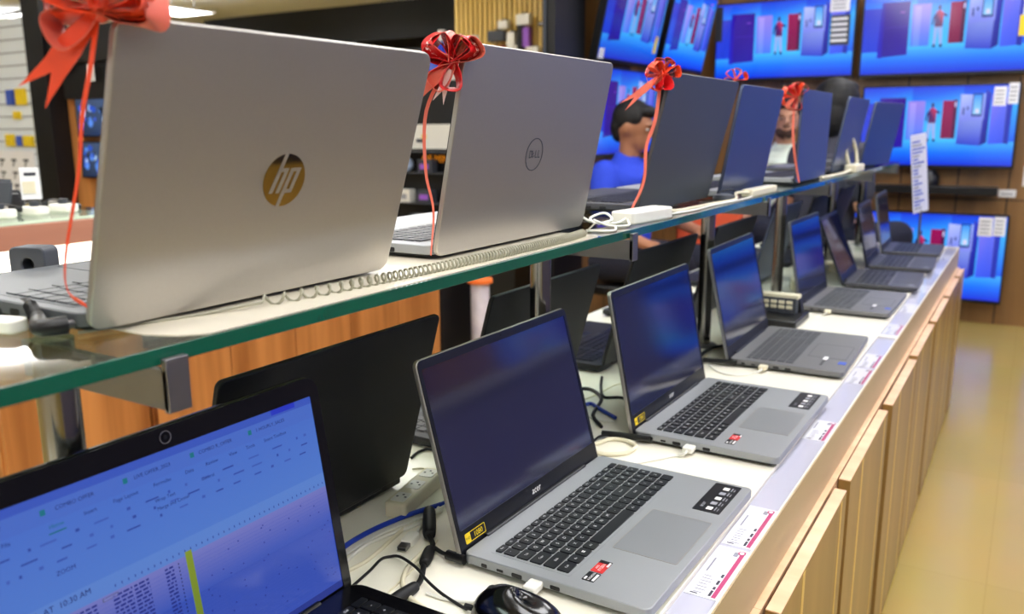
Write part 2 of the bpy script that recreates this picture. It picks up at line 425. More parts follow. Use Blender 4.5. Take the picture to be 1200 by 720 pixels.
def acer_stickers(base, lid, W, D, H, T, bot, s_):
    q = MB(); q.prism(rrect(.1475, .1625, .042, .070, .001, 2), T-.0002, T+.0005, 'z')
    q.box(.1475, .1625, .0635, .070, T, T+.0006, 1)
    text(q, 'AMD', (.1515, .053, T+.0008), (0, 1, 0), (-1, 0, 0), .0040, 2); text(q, 'RYZEN', (.1562, .054, T+.0008), (0, 1, 0), (-1, 0, 0), .0052, 2); q.box(.1598, .1622, .058, .068, T, T+.0007, 2)
    q.build('processor_sticker', ['red', 'bezel', 'legend'], base)
    q = MB(); q.prism(rrect(.1475, .1625, .020, .040, .001, 2), T-.0002, T+.0005, 'z')
    text(q, 'RADEON', (.1555, .030, T+.0008), (0, 1, 0), (-1, 0, 0), .0042, 1); q.box(.1590, .1618, .022, .037, T, T+.0007, 1); q.box(.1492, .1516, .022, .028, T, T+.0007, 1)
    q.build('graphics_sticker', ['bezel', 'legend'], base)
    q = MB(); fx, fy = D-.050, W-.106
    q.prism(rrect(fx, fx+.037, fy, fy+.098, .002, 3), T-.0002, T+.0005, 'z')
    for k in range(5):
        yy = fy+.008+k*.0175
        q.box(fx+.016, fx+.024, yy, yy+.009, T, T+.0007, 1+(k % 2)); q.box(fx+.027, fx+.0285, yy, yy+.011, T, T+.0007, 2); q.box(fx+.031, fx+.032, yy, yy+.008, T, T+.0007, 2)
    text(q, 'acer', (fx+.008, fy+.020, T+.0008), (0, 1, 0), (-1, 0, 0), .009, 2)
    q.build('feature_sticker', ['bezel', 'legend', 'greyink'], base)
    q = MB(); z0 = bot*.3+.0055
    q.prism(rrect(s_+.006, s_+.0165, z0, z0+.0125, .0015, 3), .0010, .0016, 'x', 0)
    ring_plate(q, rrect(s_+.0062, s_+.0480, z0+.0002, z0+.0123, .001, 3), rrect(s_+.0069, s_+.0473, z0+.0009, z0+.0116, .001, 3), .0010, .0015, 'x', 0)
    text(q, '1080', (.0017, s_+.0325, z0+.006), (0, 1, 0), (0, 0, 1), .0095, 0); text(q, 'FHD', (.0018, s_+.0112, z0+.006), (0, 1, 0), (0, 0, 1), .0045, 1)
    q.build('display_sticker', ['yellow', 'bezel'], lid)
def intel_stickers(base, lid, W, D, H, T, bot, s_):
    q = MB(); q.prism(rrect(D-.022, D-.006, .062, .085, .0015, 2), T-.0002, T+.0005, 'z'); q.build('processor_sticker', 'blueink', base)
    q = MB(); q.box(D-.055, D-.050, .04, .085, T-.0002, T+.0005, 0); q.box(D-.057, D-.048, .087, .113, T-.0002, T+.0005, 1); q.build('warranty_sticker', ['bezel', 'paper'], base)
def small_sticker(base, lid, W, D, H, T, bot, s_):
    q = MB(); q.prism(rrect(D-.028, D-.012, .035, .055, .0015, 2), T-.0002, T+.0005, 'z'); q.build('processor_sticker', 'greyink', base)

# front row, screens towards the aisle
A, baseA, lidA = laptop('laptop', 'silver laptop with black keycaps, yellow 1080 sticker and red badge, nearest on the counter', -.535, .763, -.0147,
    keys='keys', stickers=acer_stickers, logo='acer', tilt=15.0, H=.247, T=.0185)
A['group'] = 'laptops along the aisle side of the counter'
B = copy_tree(A); B.location = (-.528, 1.254, CT); B.rotation_euler = (0, 0, -.005)
for ch in B.children:
    if ch.name.startswith('lid'): ch.rotation_euler = (0, -math.radians(11.2), 0)
B['label'] = 'silver laptop with black keys and red badge, standing just behind the nearest silver one'
G = 'laptops along the aisle side of the counter'
laptop('laptop', 'iron grey laptop with a thin blue badge, first dark one behind the two silver ones', -.531, 1.7845, .023, W=.36, D=.236, lid_m='grey_base', base_m='grey_base', pad_m='grey_base', key_m='key_grey',
       tilt=12.5, H=.254, stickers=intel_stickers, group=G, legend=False)
laptop('laptop', 'grey open laptop beside the small black keypad device, fourth from the camera', -.531, 2.445, -.01, W=.35, D=.232, lid_m='grey_base', base_m='grey_base', pad_m='grey_base', key_m='key_grey',
       tilt=10, H=.25, group=G, legend=False, stickers=intel_stickers, lod=True)
laptop('laptop', 'dark laptop leaning its screen far back, with a white badge on the palm rest', -.495, 2.885, .035, W=.325, D=.215, lid_m='black_lid', base_m='dark_base', pad_m='dark_base', key_m='key',
       tilt=22, H=.235, group=G, legend=False, stickers=small_sticker, lod=True)
laptop('laptop', 'thin dark laptop, second from the far end of the aisle side', -.490, 3.304, .028, W=.32, D=.21, lid_m='black_lid', base_m='dark_base', pad_m='dark_base', key_m='key',
       tilt=12, H=.235, group=G, legend=False, stickers=small_sticker, lod=True)
laptop('laptop', 'small dark laptop at the far end of the counter, closest to the television wall', -.501, 3.717, .028, W=.33, D=.21, lid_m='grey_base', base_m='dark_base', pad_m='dark_base', key_m='key',
       tilt=9, H=.24, group=G, legend=False, lod=True)

# spreadsheet laptop in the near left corner
def sheet_screen(lid, y0, y1, z0, z1):
    mb = MB(); W_, H_ = y1-y0, z1-z0; e = [0]
    def R(u0, u1, v0, v1, c, lift=1, c2=None):
        x = .0002+.0001*lift
        a = rgb(*c); b = a if c2 is None else rgb(*c2)
        mb.poly([(x, y0+u0*W_, z0+v0*H_), (x, y0+u1*W_, z0+v0*H_), (x, y0+u1*W_, z0+v1*H_), (x, y0+u0*W_, z0+v1*H_)], 0, [a, a, b, b])
    def TX(s_, u, v, size, c, shear=0): text(mb, s_, (.0002+.0003, y0+u*W_, z0+v*H_), (0, 1, 0), (0, 0, 1), size, 0, rgb(*c))
    R(0, 1, 0, 1, (62, 92, 205), 0)
    R(0, 1, .955, 1, (66, 100, 216)); R(0, 1, .885, .955, (84, 124, 228)); R(0, 1, .60, .885, (92, 140, 236), 1, (84, 128, 232))
    R(0, 1, .53, .60, (104, 150, 238), 1)
    R(.0, 1, .35, .53, (66, 98, 210), 1, (134, 138, 222))  # lilac end of the band paints in the reflection of a long light
    R(0, 1, 0, .035, (40, 60, 160), 1)
    for u, s_ in ((.05, 'INVENTORY'), (.25, 'COMBO OFFER'), (.45, 'LIVE OFFER_2023'), (.64, 'COMBO R_OFFER'), (.83, '1 HOURLY_SALES')):
        TX(s_, u, .925, .0048, (26, 36, 110)); R(u-.080, u-.068, .915, .937, (24, 130, 150), 2)
    for u, s_ in ((.09, 'File'), (.20, 'Home'), (.28, 'Insert'), (.37, 'Page Layout'), (.47, 'Formulas'), (.55, 'Data'), (.62, 'Review'), (.69, 'View'), (.75, 'Tools'), (.84, 'Smart Toolbox')):
        TX(s_, u, .865, .0048, (26, 40, 120) if s_ != 'Home' else (10, 120, 130))
    R(.18, .22, .838, .843, (10, 120, 130), 2)
    R(.84, .93, .965, .99, (40, 60, 220), 2)
    rnd = random.Random(3)
    for v in (.81, .77, .73):
        u = .02
        while u < .97:
            w = rnd.choice((.008, .012, .03, .045)); R(u, u+w*.8, v, v+(.007 if w > .02 else .012), rnd.choice(((60, 92, 196), (70, 104, 206), (54, 84, 184))), 2); u += w+rnd.uniform(.018, .05)
    TX('Wrap Text', .47, .80, .0045, (26, 40, 120)); TX('Merge and Center', .49, .765, .0045, (26, 40, 120)); TX('General', .60, .81, .0045, (26, 40, 120)); TX('ZOOM', .20, .69, .0052, (30, 40, 130))
    TX('DETH  8.08.2023  AT  10:30 AM', .115, .575, .0068, (20, 26, 110))
    # column letters and rules
    for k in range(40): R(.30+k*.0175, .3025+k*.0175, .545, .555, (40, 60, 160), 2)
    for k in range(30): R(0, 1, .50-k*.016, .5008-k*.016, (78, 104, 214), 2)
    # text columns
    for k in range(29):
        v = .505-k*.016; u = .0
        for (a, b) in ((.0, .03), (.05, .25), (.29, .34), (.345, .385), (.43, .455)):
            u = a
            while u < b:
                w = rnd.uniform(.006, .018); w = min(w, b-u); R(u, u+w, v+.003, v+.011, (36, 50, 150), 3); u += w+.004
        R(.468, .471, v+.003, v+.010, (20, 26, 90), 3)
    R(.265, .305, .508, .522, (90, 96, 120), 2); R(.267, .303, .510, .520, (136, 140, 220), 3)
    R(.492, .512, .0, .545, (112, 140, 36), 3, (150, 172, 48))
    for k in range(60): R(*(lambda u, v: (u, u+.004, v, v+.006))(rnd.uniform(.53, .98), rnd.uniform(.05, .5)), (36, 52, 160), 3)
    mb.build('screen', 'lcd', lid, smooth=1)
H_W = .375
Hn, baseH, lidH = laptop('laptop', 'glossy black laptop showing a blue spreadsheet with a yellow green column', -.589, .257, 0, W=H_W, D=.262, T=.030, H=.250, tilt=9.3, lid_t=.013, lid_m='gloss_black', base_m='gloss_black',
    pad_m='bezel', scr_m=None, bez=(.013, .021, .018), drop=False, bezel_m='gloss_black', r=.018, keys='single', ports=False, group=G, pz=.012, lid_bev=.004)
sheet_screen(lidH, .011, H_W-.011, .018, .250-.019)
q = MB(); ring_plate(q, [(H_W*.5+.0058*math.cos(a), .2395+.0058*math.sin(a)) for a in [2*PI*i/24 for i in range(24)]], [(H_W*.5+.0052*math.cos(a), .2395+.0052*math.sin(a)) for a in [2*PI*i/24 for i in range(24)]], .001, .0018, 'x')
q.build('webcam_ring', 'silver', lidH, label='pale ring round the webcam')

# back row, facing away: only lids and a little of the bases show
GB = 'black laptops on the far side of the counter'
def back(name, label, ynear, W, x=-.745, tilt=15.5, H=.256, lid='black_lid', lod=False, **k):
    return laptop(name, label, x, ynear+W, PI, W=W, D=.245, H=H, tilt=tilt, lid_m=lid, base_m='black_lid', pad_m='bezel', key_m='key', group=GB, lod=lod, legend=False, drop=False, T=.020, **k)
back('laptop', 'black laptop lid seen from behind, between the spreadsheet laptop and the nearest silver one', .540, .372)
back('laptop', 'black laptop lid seen from behind, crossed by the steel post between the two silver laptops', 1.045, .375)
back('laptop', 'dark laptop facing away behind the second silver laptop, keyboard end showing at its left', 1.58, .375, lid='black_lid')
back('laptop', 'dark laptop facing away behind the iron grey one, under the shelf', 2.10, .36, lid='black_lid', lod=True)
back('laptop', 'dark blue lid facing away behind the fourth aisle laptop', 2.66, .36, lid='navy_lid', lod=True)
back('laptop', 'dark lid facing away near the far end of the counter, behind the last posts', 3.20, .36, lod=True)
back('laptop', 'dark lid facing away at the very end of the counter', 3.68, .34, lod=True)

# ---------------------------------------------------------------- laptops on the glass shelf
GS = 'laptops standing on the glass shelf with their backs to the aisle'
def hp_logo(lid, W, H, t):
    mb = MB(); R = .0235; cy, cz = W-.170, H*.475; n = 48
    cy = W/2; x = -t
    disc = [(cy+R*math.cos(2*PI*i/n), cz+R*math.sin(2*PI*i/n)) for i in range(n)]
    mb.prism(disc, x-.0006, x, 'x', 0)
    # slanted letters h and p as strokes that run over the disc
    sl = .36
    def stroke(a, b, w):
        # a, b in letter space (u to the right seen from behind the lid, v up)
        (u0, v0), (u1, v1) = a, b
        d = Vector((u1-u0, v1-v0)); nn = Vector((-d.y, d.x)).normalized()*w/2
        P = [Vector(a)+nn, Vector(a)-nn, Vector(b)-nn, Vector(b)+nn]
        P2 = [((p.x+sl*p.y), p.y) for p in P]
        mb.prism([(cy-p[0], cz+p[1]) for p in P2], x-.0009, x-.0005, 'x', 1)
    w = .0040
    stroke((-.0102, -.0112), (-.0102, .0238), w); stroke((-.0102, .0092), (-.0015, .0092), .0032); stroke((-.0026, .0106), (-.0026, -.0112), w)
    stroke((.0040, .0106), (.0040, -.0238), w); stroke((.0040, .0092), (.0125, .0092), .0032); stroke((.0116, .0106), (.0116, -.0112), w); stroke((.0040, -.0098), (.0130, -.0098), .0032)
    mb.build('maker_logo', ['mirror', 'silver'], lid, label='round mirror badge with slanted letters')
def dell_logo(lid, W, H, t):
    mb = MB(); R, r2 = .0215, .0203; cy, cz = W/2, H*.475; x = -t; n = 64
    ring_plate(mb, [(cy+R*math.cos(2*PI*i/n), cz+R*math.sin(2*PI*i/n)) for i in range(n)], [(cy+r2*math.cos(2*PI*i/n), cz+r2*math.sin(2*PI*i/n)) for i in range(n)], x-.0006, x, 'x')
    text(mb, 'D LL', (x-.0007, cy, cz), (0, -1, 0), (0, 0, 1), .0145)
    text(mb, 'E', (x-.0007, cy+.0050, cz), (0, -.8, .6), (0, .6, .8), .0135)
    mb.build('maker_logo', 'dark_grey', lid, label='thin dark ring round four small letters')
def red_deck(base, lid, W, D, H, T, bot, s_):
    q = MB()
    for k in range(7): q.box(D-.030, D-.024, W-.30+k*.010, W-.293+k*.010, T, T+.0005)
    q.build('red_sticker', 'red', base)
def shelf(label, yn, W, x=-.590, tilt=17.5, H=.246, rot=0, **k):
    # near end at yn; turned half round so that it faces away from the aisle
    c, s_ = math.cos(rot), math.sin(rot)
    return laptop('laptop', label, x-s_*W, yn+c*W, PI+rot, W=W, H=H, tilt=tilt, z=SH, group=GS, **k)
shelf('large silver laptop with a round gold mirror badge, nearest on the glass shelf', .358, .340, D=.245, tilt=17.3, H=.229, base_m='hp_deck', pad_m='hp_deck', key_m='hp_deck', back_logo=hp_logo, r=.012, legend=False, stickers=red_deck)
shelf('silver laptop with a thin dark ring emblem on the lid, second on the glass shelf', .787, .375, D=.245, tilt=11.6, H=.242, back_logo=dell_logo, base_m='silver_base', key_m='key_grey', r=.011, legend=False)
shelf('dark grey laptop with a coral ribbon bow, third on the glass shelf', 1.398, .378, x=-.600, lid_m='grey_lid', base_m='dark_base', pad_m='dark_base', tilt=13.6, H=.244, legend=False)
shelf('steel blue laptop lid leaning on the glass shelf, fourth from the camera', 1.803, .335, x=-.583, lid_m='navy_lid', base_m='silver_base', tilt=10, H=.237, lod=True, legend=False)
shelf('dark blue laptop on the glass shelf in front of the bearded man', 2.34, .36, x=-.549, rot=.0, lid_m='navy_lid', base_m='silver_base', tilt=1.5, H=.243, lod=True, legend=False)
shelf('blue grey laptop lid on the glass shelf, second from its far end', 2.93, .37, x=-.575, lid_m='navy_lid', base_m='dark_base', tilt=10, H=.244, lod=True, legend=False)
shelf('turned dark blue laptop at the far end of the glass shelf', 3.46, .36, x=-.575, rot=-.14, lid_m='navy_lid', base_m='dark_base', tilt=10, H=.24, lod=True, legend=False)

# ------------------------------------------------------------------ the counter
CX0, CX1 = -1.035, -.25
ZT = O-.594
def counter(label, y0, y1):
    mb = MB(); mb.box(CX0, -.2955, y0, y1, CT-.03, CT); mb.box(-.36, -.2545, y0, y1, ZT+.0006, CT-.03); mb.box(-.2955, -.2515, y0, y1, CT-.03, CT-.006, 1)
    o = recentre(mb.build('display_counter', ['worktop', 'rail_floor'], bevel=.001), ((CX0+CX1)/2, (y0+y1)/2, CT-.03)); tag(o, label, 'counter', 'counter top sections')
    cx, cy, cz = o.location
    f = MB(); f.box(-.2515-cx, -.2495-cx, y0-cy, y1-cy, CT-.0815-cz, CT+.0015-cz); f.box(-.2495-cx, -.2480-cx, y0-cy, y1-cy, CT-.0815-cz, CT-.0005-cz, 1)
    f.build('front_fascia', ['worktop', 'fascia'], o)
    g = MB(); zz_ = CT+.0006-cz; g.poly([(-.2945-cx, y0+.012-cy, zz_), (-.2525-cx, y0+.012-cy, zz_), (-.2525-cx, y1-.012-cy, zz_), (-.2945-cx, y1-.012-cy, zz_)])
    g.build('price_rail', 'rail', o, label='clear strip for price cards')
    e = MB(); e.box(-.2955-cx, -.2515-cx, y0-cy, y0+.010-cy, CT-.006-cz, CT+.0008-cz); e.box(-.2955-cx, -.2515-cx, y1-.010-cy, y1-cy, CT-.006-cz, CT+.0008-cz)
    e.build('end_strip', 'worktop', o)
    return o
counter('cream counter top section carrying the near laptops, with a clear price rail', -.35, 2.249)
counter('cream counter top section beyond the seam, running to the far end', 2.250, 4.135)

# shelf of price cards inside the rail
def price_card(y0, y1, near, label, stripe=True, dim=False):
    mb = MB(); xa, xb = -.2935, -.2555; z = CT-.0058
    cx, cy = (xa+xb)/2, (y0+y1)/2
    mb.box(xa-cx, xb-cx, y0-cy, y1-cy, 0, .0006, 0)
    zz = .0009
    if stripe:
        mb.box(xb-.0075-cx, xb-.0025-cx, y0-cy+.004, y1-cy-.004, .0005, zz, 1)
        mb.prism([(xb-.0065-cx+.0045*math.cos(a), y1-cy-.009+.0055*math.sin(a)) for a in [2*PI*i/16 for i in range(16)]], .0005, zz+.0001, 'z', 1)
        mb.prism([(xb-.0065-cx+.0028*math.cos(a), y1-cy-.009+.0038*math.sin(a)) for a in [2*PI*i/16 for i in range(16)]], .0005, zz+.0003, 'z', 0)
        mb.box(xb-.0150-cx, xb-.0095-cx, y1-cy-.020, y1-cy-.009, .0005, zz, 3)
        for a, w in ((.006, .013), (.022, .006), (.034, .010), (.052, .008)): mb.box(xb-.0118-cx, xb-.0088-cx, y0-cy+a, y0-cy+a+w, .0005, zz, 2)
    rnd = random.Random(int(y0*1000))
    for k in range(7):
        u = y0-cy+.008+k*.0068
        w = rnd.uniform(.008, .013); mb.box(xa+.008-cx, xa+.008+w-cx, u, u+.0010, .0005, zz, 3)
    mb.box(xa+.006-cx, xa+.0145-cx, y0-cy+.004, y0-cy+.0058, .0005, zz, 2)
    mb.box(xa+.006-cx, xa+.008-cx, y0-cy+.060, y0-cy+.095, .0005, zz, 3)
    o = mb.build('price_card', ['paper', 'magenta', 'ink', 'greyink'], loc=(cx, cy, z)); tag(o, label, 'price card', 'price cards in the counter rail'); return o
for y0, y1, lb, st in ((.853, .983, 'magenta striped price card beside the touchpad corner of the nearest silver laptop', True),
                       (.990, 1.118, 'magenta striped price card beside the far front corner of the nearest silver laptop', True),
                       (1.425, 1.535, 'price card with a magenta stripe beside the front of the second silver laptop', True),
                       (1.80, 1.93, 'pale lilac price card at the near front corner of the iron grey laptop', True),
                       (1.94, 2.07, 'price card with a dark red line beside the front edge of the iron grey laptop', True),
                       (2.30, 2.43, 'price card just beyond the counter seam', True),
                       (2.60, 2.74, 'price card in front of the fourth aisle laptop', False),
                       (2.95, 3.10, 'price card in front of the laptop with the far tilted screen', False),
                       (3.36, 3.50, 'price card in front of the second last aisle laptop', False),
                       (3.75, 3.90, 'price card nearest the far end of the rail', False)):
    price_card(y0, y1, None, lb, st)

# cabinets under the counter, each with a pair of thin top edges and a door towards the aisle
ZT = O-.594
ys = [-.35, .040, .515, .990, 1.465, 1.940, 2.415, 2.890, 3.365, 3.840, 4.10]
cab_lb = ['maple cabinet at the near end, beside the camera', 'maple cabinet below the spreadsheet laptop', 'maple cabinet below the near half of the nearest silver laptop, its pale door edge showing',
          'maple cabinet below the gap between the two silver laptops', 'maple cabinet below the second silver laptop, door a little proud', 'maple cabinet below the counter seam',
          'maple cabinet below the fourth aisle laptop', 'maple cabinet below the fifth aisle laptop, third from the far end', 'maple cabinet second from the far end of the counter', 'narrow maple cabinet at the far end of the counter']
jit = [0, 0, .0, .002, .0, .003, .0, .001, -.001, 0]
for i in range(len(ys)-1):
    y0, y1 = ys[i], ys[i+1]; cy = (y0+y1)/2; w = y1-y0
    t = thing('base_cabinet', cab_lb[i], 'cabinet', (-.45, cy, 0), 0, 'maple cabinets under the counter')
    c = MB(); c.box(-.20, .2050, -w/2+.0005, w/2-.0005, .0, ZT-.002)
    c.build('carcass', 'black_wall', t)
    e = MB(); e.box(.196, .2115, -w/2+.0005, w/2-.0005, ZT-.020, ZT); e.build('top_edge', 'wood_edge', t)
    d = MB(); j = jit[i]; d.box(.2135+j, .2335+j, -w/2+.003, w/2-.042, .012, ZT-.001)
    dr = d.build('door', 'wood_door', t, bevel=.0006)
    de = MB(); de.box(.2140+j, .2330+j, -w/2+.0035, w/2-.0425, ZT-.0012, ZT+.0004); de.build('door_edge', 'wood_edge', dr)
    ds = MB(); ds.box(.2334+j, .2339+j, -w/2+.12, -w/2+.135, .013, ZT-.003); ds.box(.2334+j, .2339+j, w/2-.09, w/2-.08, .013, ZT-.003); ds.build('edge_line', 'slat', dr)
# rear panels of the island
mb = MB(); mb.box(-1.02, -.655, -.34, 4.09, 0, CT-.031)
o = recentre(mb.build('counter_carcass', 'wood_orange'), (-.84, 1.9, 0)); tag(o, 'orange brown wooden body of the counter on its far side', 'counter')

# ------------------------------------------------------------------ glass shelf, posts and brackets
mb = MB(); mb.prism(rrect(-.93, -.5160, -.35, 4.12, .004), -.0125, 0, 'z')
gl = mb.build('glass_shelf', 'glass', loc=(0, 0, SH)); tag(gl, 'long green edged glass shelf carrying the upper row of laptops', 'shelf')
mb = MB(); mb.box(-.5160, -.5140, -.35, 4.12, -.0125, 0); mb.box(-.932, -.930, -.35, 4.12, -.0125, 0)
mb.build('glass_edge', 'glass_edge', gl, bevel=.0005, label='polished green edge')
posts = [(.378, 'thick steel post at the left edge of the picture, behind the spreadsheet laptop'), (1.135, 'steel post between the two silver laptops'),
         (1.930, 'steel post left of the iron grey laptop'), (2.60, 'steel post beside the small black keypad device'), (3.36, 'thin steel post behind the fifth aisle laptop'), (4.0, 'last steel post at the far end of the shelf')]
for i, (py, lb) in enumerate(posts):
    t = thing('shelf_post', lb, 'post', (-.64 if i else -.668, py, CT), 0, 'steel posts holding up the glass shelf')
    p = MB(); p.cyl((0, 0, .004), .0165, SH-.0125-CT-.006, n=32); p.build('tube', 'chrome', t)
    p = MB(); p.lathe([(0, 0), (.033, 0), (.033, .003), (.028, .006), (.0168, .007), (0, .007)], n=32); p.build('base_plate', 'steel', t)
    zt = SH-.0130-CT
    a = MB(); yy = {0: -.011, 1: .047}.get(i, .02)
    a.box(-.02, .134 if i else .162, yy-.003, yy+.003, zt-.032, zt-.002)
    br = a.build('bracket_arm', 'steel', t, bevel=.0006)
    k_ = 0 if i else .028
    a = MB(); a.box(.1285+k_, .1345+k_, yy-.003, yy+.016 if i < 2 else yy+.008, zt-.034, zt+.008 if i else zt+.006); a.build('bracket_end', 'steel', br, bevel=.0006)

mb = MB(); mb.prism([(-.900, .385), (-.5575, .385), (-.5320, .396), (-.5185, .412), (-.5185, 1.085), (-.530, 1.10), (-.900, 1.10)], 0, .0008, 'z')  # thin glossy cream layer on the glass
o = mb.build('cream_layer', 'layer', loc=(0, 0, SH)); tag(o, 'glossy cream liner lying on the glass under the two silver laptops', 'layer')

# ------------------------------------------------------------------ things lying on the shelf
def cable(name, label, pts, r, m, cat='cable', group=None, z=None, n=8, sub=6, ends=None):
    P = [Vector((p[0], p[1], (p[2] if len(p) > 2 else z))) for p in pts]
    mb = MB(); mb.tube(P, r, n=n, sub=sub)
    o = mb.build(name, m, smooth=60); c = P[0]; recentre(o, (c.x, c.y, c.z)); return tag(o, label, cat, group)
z0 = SH+.0055
ax = [(-.560, .500), (-.549, .560), (-.537, .70), (-.531, .85), (-.530, 1.0), (-.537, 1.075)]
AX = catmull([Vector((a, b, z0)) for a, b in ax], 40)
pts = [Vector((-.600, .36, SH+.002)), Vector((-.590, .40, SH+.0018)), Vector((-.574, .45, SH+.0018))]; ph = 0; last = AX[0]; dist = 0
L_ = [0]
for i in range(1, len(AX)): L_.append(L_[-1]+(AX[i]-AX[i-1]).length)
s_ = 0
def at(s):
    for i in range(1, len(AX)):
        if L_[i] >= s:
            k = (s-L_[i-1])/(L_[i]-L_[i-1]); return AX[i-1].lerp(AX[i], k), (AX[i]-AX[i-1]).normalized()
    return AX[-1], (AX[-1]-AX[-2]).normalized()
while s_ < L_[-1]:
    c, tg = at(s_); pitch = .0110*max(0, 1-s_/.16)+.0052+.0045*max(0, 1-s_/.4)
    nn = tg.cross(Vector((0, 0, 1))).normalized()
    pts.append(c+nn*(.0050*math.cos(ph))+Vector((0, 0, 1))*(.0050*math.sin(ph)))
    ph += 2*PI/9; s_ += pitch/9
pts += [Vector((-.545, 1.10, SH+.003)), Vector((-.560, 1.14, SH+.003)), Vector((-.575, 1.19, SH+.006))]
mb = MB(); mb.tube(pts, .00135, n=7, smooth=False)
o = mb.build('coiled_cable', 'coil', smooth=60); recentre(o, (-.56, .5, SH)); tag(o, 'grey white coiled security cord running along the glass edge', 'cord')

def power_strip(label, x, y, rz, z, L, W=.034, H=.024, m='cream_pl', n=3):
    t = thing('power_strip', label, 'power strip', (x, y, z), rz)
    b = MB(); b.prism(rrect(-W/2, W/2, -L/2, L/2, .006), 0, H, 'z'); bd = b.build('housing', m, t, bevel=.003, seg=3)
    for k in range(n):
        s = MB(); yy = -L/2+L*(k+.5)/n; s.prism(rrect(-W*.32, W*.32, yy-L/n*.32, yy+L/n*.32, .003), H-.0005, H+.0008, 'z')
        for a, b_ in ((-.006, 0), (.006, 0), (0, .007)): s.cyl((a, yy+b_, H), .0018, .0010, n=10, mi=1)
        s.build('socket', ['white_pl', 'port'], bd)
    return t
power_strip('white multi socket block on the glass shelf beside the third laptop', -.548, 1.315, -.12, SH, .135, .042, .020, 'white_pl')
power_strip('long cream socket strip on the glass shelf below the steel blue laptop', -.538, 1.98, -.02, SH, .19, .028, .016)
power_strip('cream socket block near the far end of the glass shelf', -.535, 3.15, 0, SH, .16, .04, .025, 'cream_pl')
cable('power_cable', 'white cord along the shelf joining the white socket block to the long cream strip',
      [(-.548, 1.383, SH+.012), (-.540, 1.45, SH+.006), (-.545, 1.55, SH+.003), (-.540, 1.66, SH+.003), (-.528, 1.76, SH+.004), (-.548, 1.83, SH+.012), (-.538, 1.886, SH+.010)], .003, 'cream_pl')
cable('power_cable', 'second cream cord lying beside the shelf edge near the third laptop', [(-.545, 1.40, SH+.0022), (-.530, 1.52, SH+.0022), (-.532, 1.64, SH+.0022), (-.522, 1.80, SH+.0022), (-.528, 1.885, SH+.0022)], .0022, 'white_pl')
for k, (lb, P) in enumerate([
    ('white tangled wire looping up beside the second silver laptop', [(-.592, 1.175, SH+.030), (-.600, 1.19, SH+.018), (-.585, 1.205, SH+.006), (-.556, 1.225, SH+.004), (-.548, 1.247, SH+.010)]),
    ('white wire crossing under the tangle beside the socket block', [(-.575, 1.185, SH+.012), (-.550, 1.190, SH+.004), (-.530, 1.215, SH+.003), (-.545, 1.247, SH+.008)]),
    ('thin white wire knotted at the end of the coiled cord', [(-.575, 1.19, SH+.006), (-.592, 1.21, SH+.012), (-.580, 1.235, SH+.018), (-.560, 1.220, SH+.010), (-.568, 1.19, SH+.006)]),
    ('loose white wire end by the shelf edge next to the tangle', [(-.560, 1.13, SH+.002), (-.536, 1.135, SH+.002), (-.525, 1.155, SH+.002), (-.545, 1.20, SH+.003)])]):
    cable('white_wire', lb, P, .0019, 'white_pl', 'wire', 'white wires on the shelf by the socket block')
cable('white_wire', 'white wire arching above the socket block near the far end of the shelf', [(-.550, 3.12, SH+.026), (-.560, 3.10, SH+.08), (-.555, 3.15, SH+.115), (-.548, 3.21, SH+.08), (-.540, 3.22, SH+.026)], .006, 'cream_pl', 'wire')
cable('power_cable', 'cream cord lying on the shelf between the fifth and sixth laptops', [(-.535, 2.62, SH+.005), (-.528, 2.75, SH+.005), (-.530, 2.92, SH+.005), (-.535, 3.07, SH+.008)], .005, 'cream_pl')
# security disc
t = thing('security_disc', 'oval grey security disc with a black ring on the shelf below the steel blue laptop', 'security tag', (-.562, 1.79, SH))
mb = MB(); mb.lathe([(0, 0), (.022, 0), (.024, .003), (.022, .010), (.012, .013), (0, .013)]); mb.build('disc', 'dark_grey', t)
mb = MB(); mb.tube([(-.01, 0, .013), (-.012, .02, .017), (0, .05, .018), (.006, .075, .012)], .0015); mb.build('lead', 'black_pl', t)
# dc plug left of the hp laptop
t = thing('power_plug', 'black right angled power plug with a ribbed cord, at the near left of the shelf', 'plug', (-.66, .35, SH))
def rel(p): return (p[0]+.66, p[1]-.35, p[2])
mb = MB(); mb.tube([rel(p) for p in ((-.668, .364, .016), (-.652, .358, .0145), (-.634, .350, .012), (-.620, .344, .0095))], lambda q: .0042+.0016*q, n=14); mb.build('cord_sleeve', 'rubber', t)
for k in range(6):
    f = k/6; mb = MB(); mb.cyl((0, 0, -.0006), .0053+.0008*f, .0012, n=14); v = Vector(rel((-.662, .361, .0155))).lerp(Vector(rel((-.632, .349, .0115))), f); mb.build('rib', 'black_pl', t, loc=v, rot=Vector((.034, -.014, -.004)).to_track_quat('Z', 'Y').to_euler())
mb = MB(); mb.tube([rel(p) for p in ((-.624, .345, .0100), (-.612, .3385, .0090), (-.606, .343, .0090), (-.602, .3535, .0092))], .0068, n=14, sub=8); mb.build('plug_body', 'black_pl', t)
mb = MB(); mb.cyl(rel((-.602, .353, .0092)), .0035, .005, axis='y', n=12); mb.build('plug_tip', 'steel', t)
mb = MB(); mb.tube([rel(p) for p in ((-.668, .364, .016), (-.684, .369, .015), (-.700, .362, .009), (-.712, .350, .004), (-.74, .33, .004))], .0040, n=10); mb.build('cord', 'rubber', t)
t = thing('cable_clip', 'clear white cable clip lying beside the black power plug at the picture edge', 'clip', (-.668, .336, SH), .3)
mb = MB(); mb.prism(rrect(-.030, .024, -.009, .009, .004), 0, .011, 'z'); mb.build('clip_body', 'white_pl', t, bevel=.002)
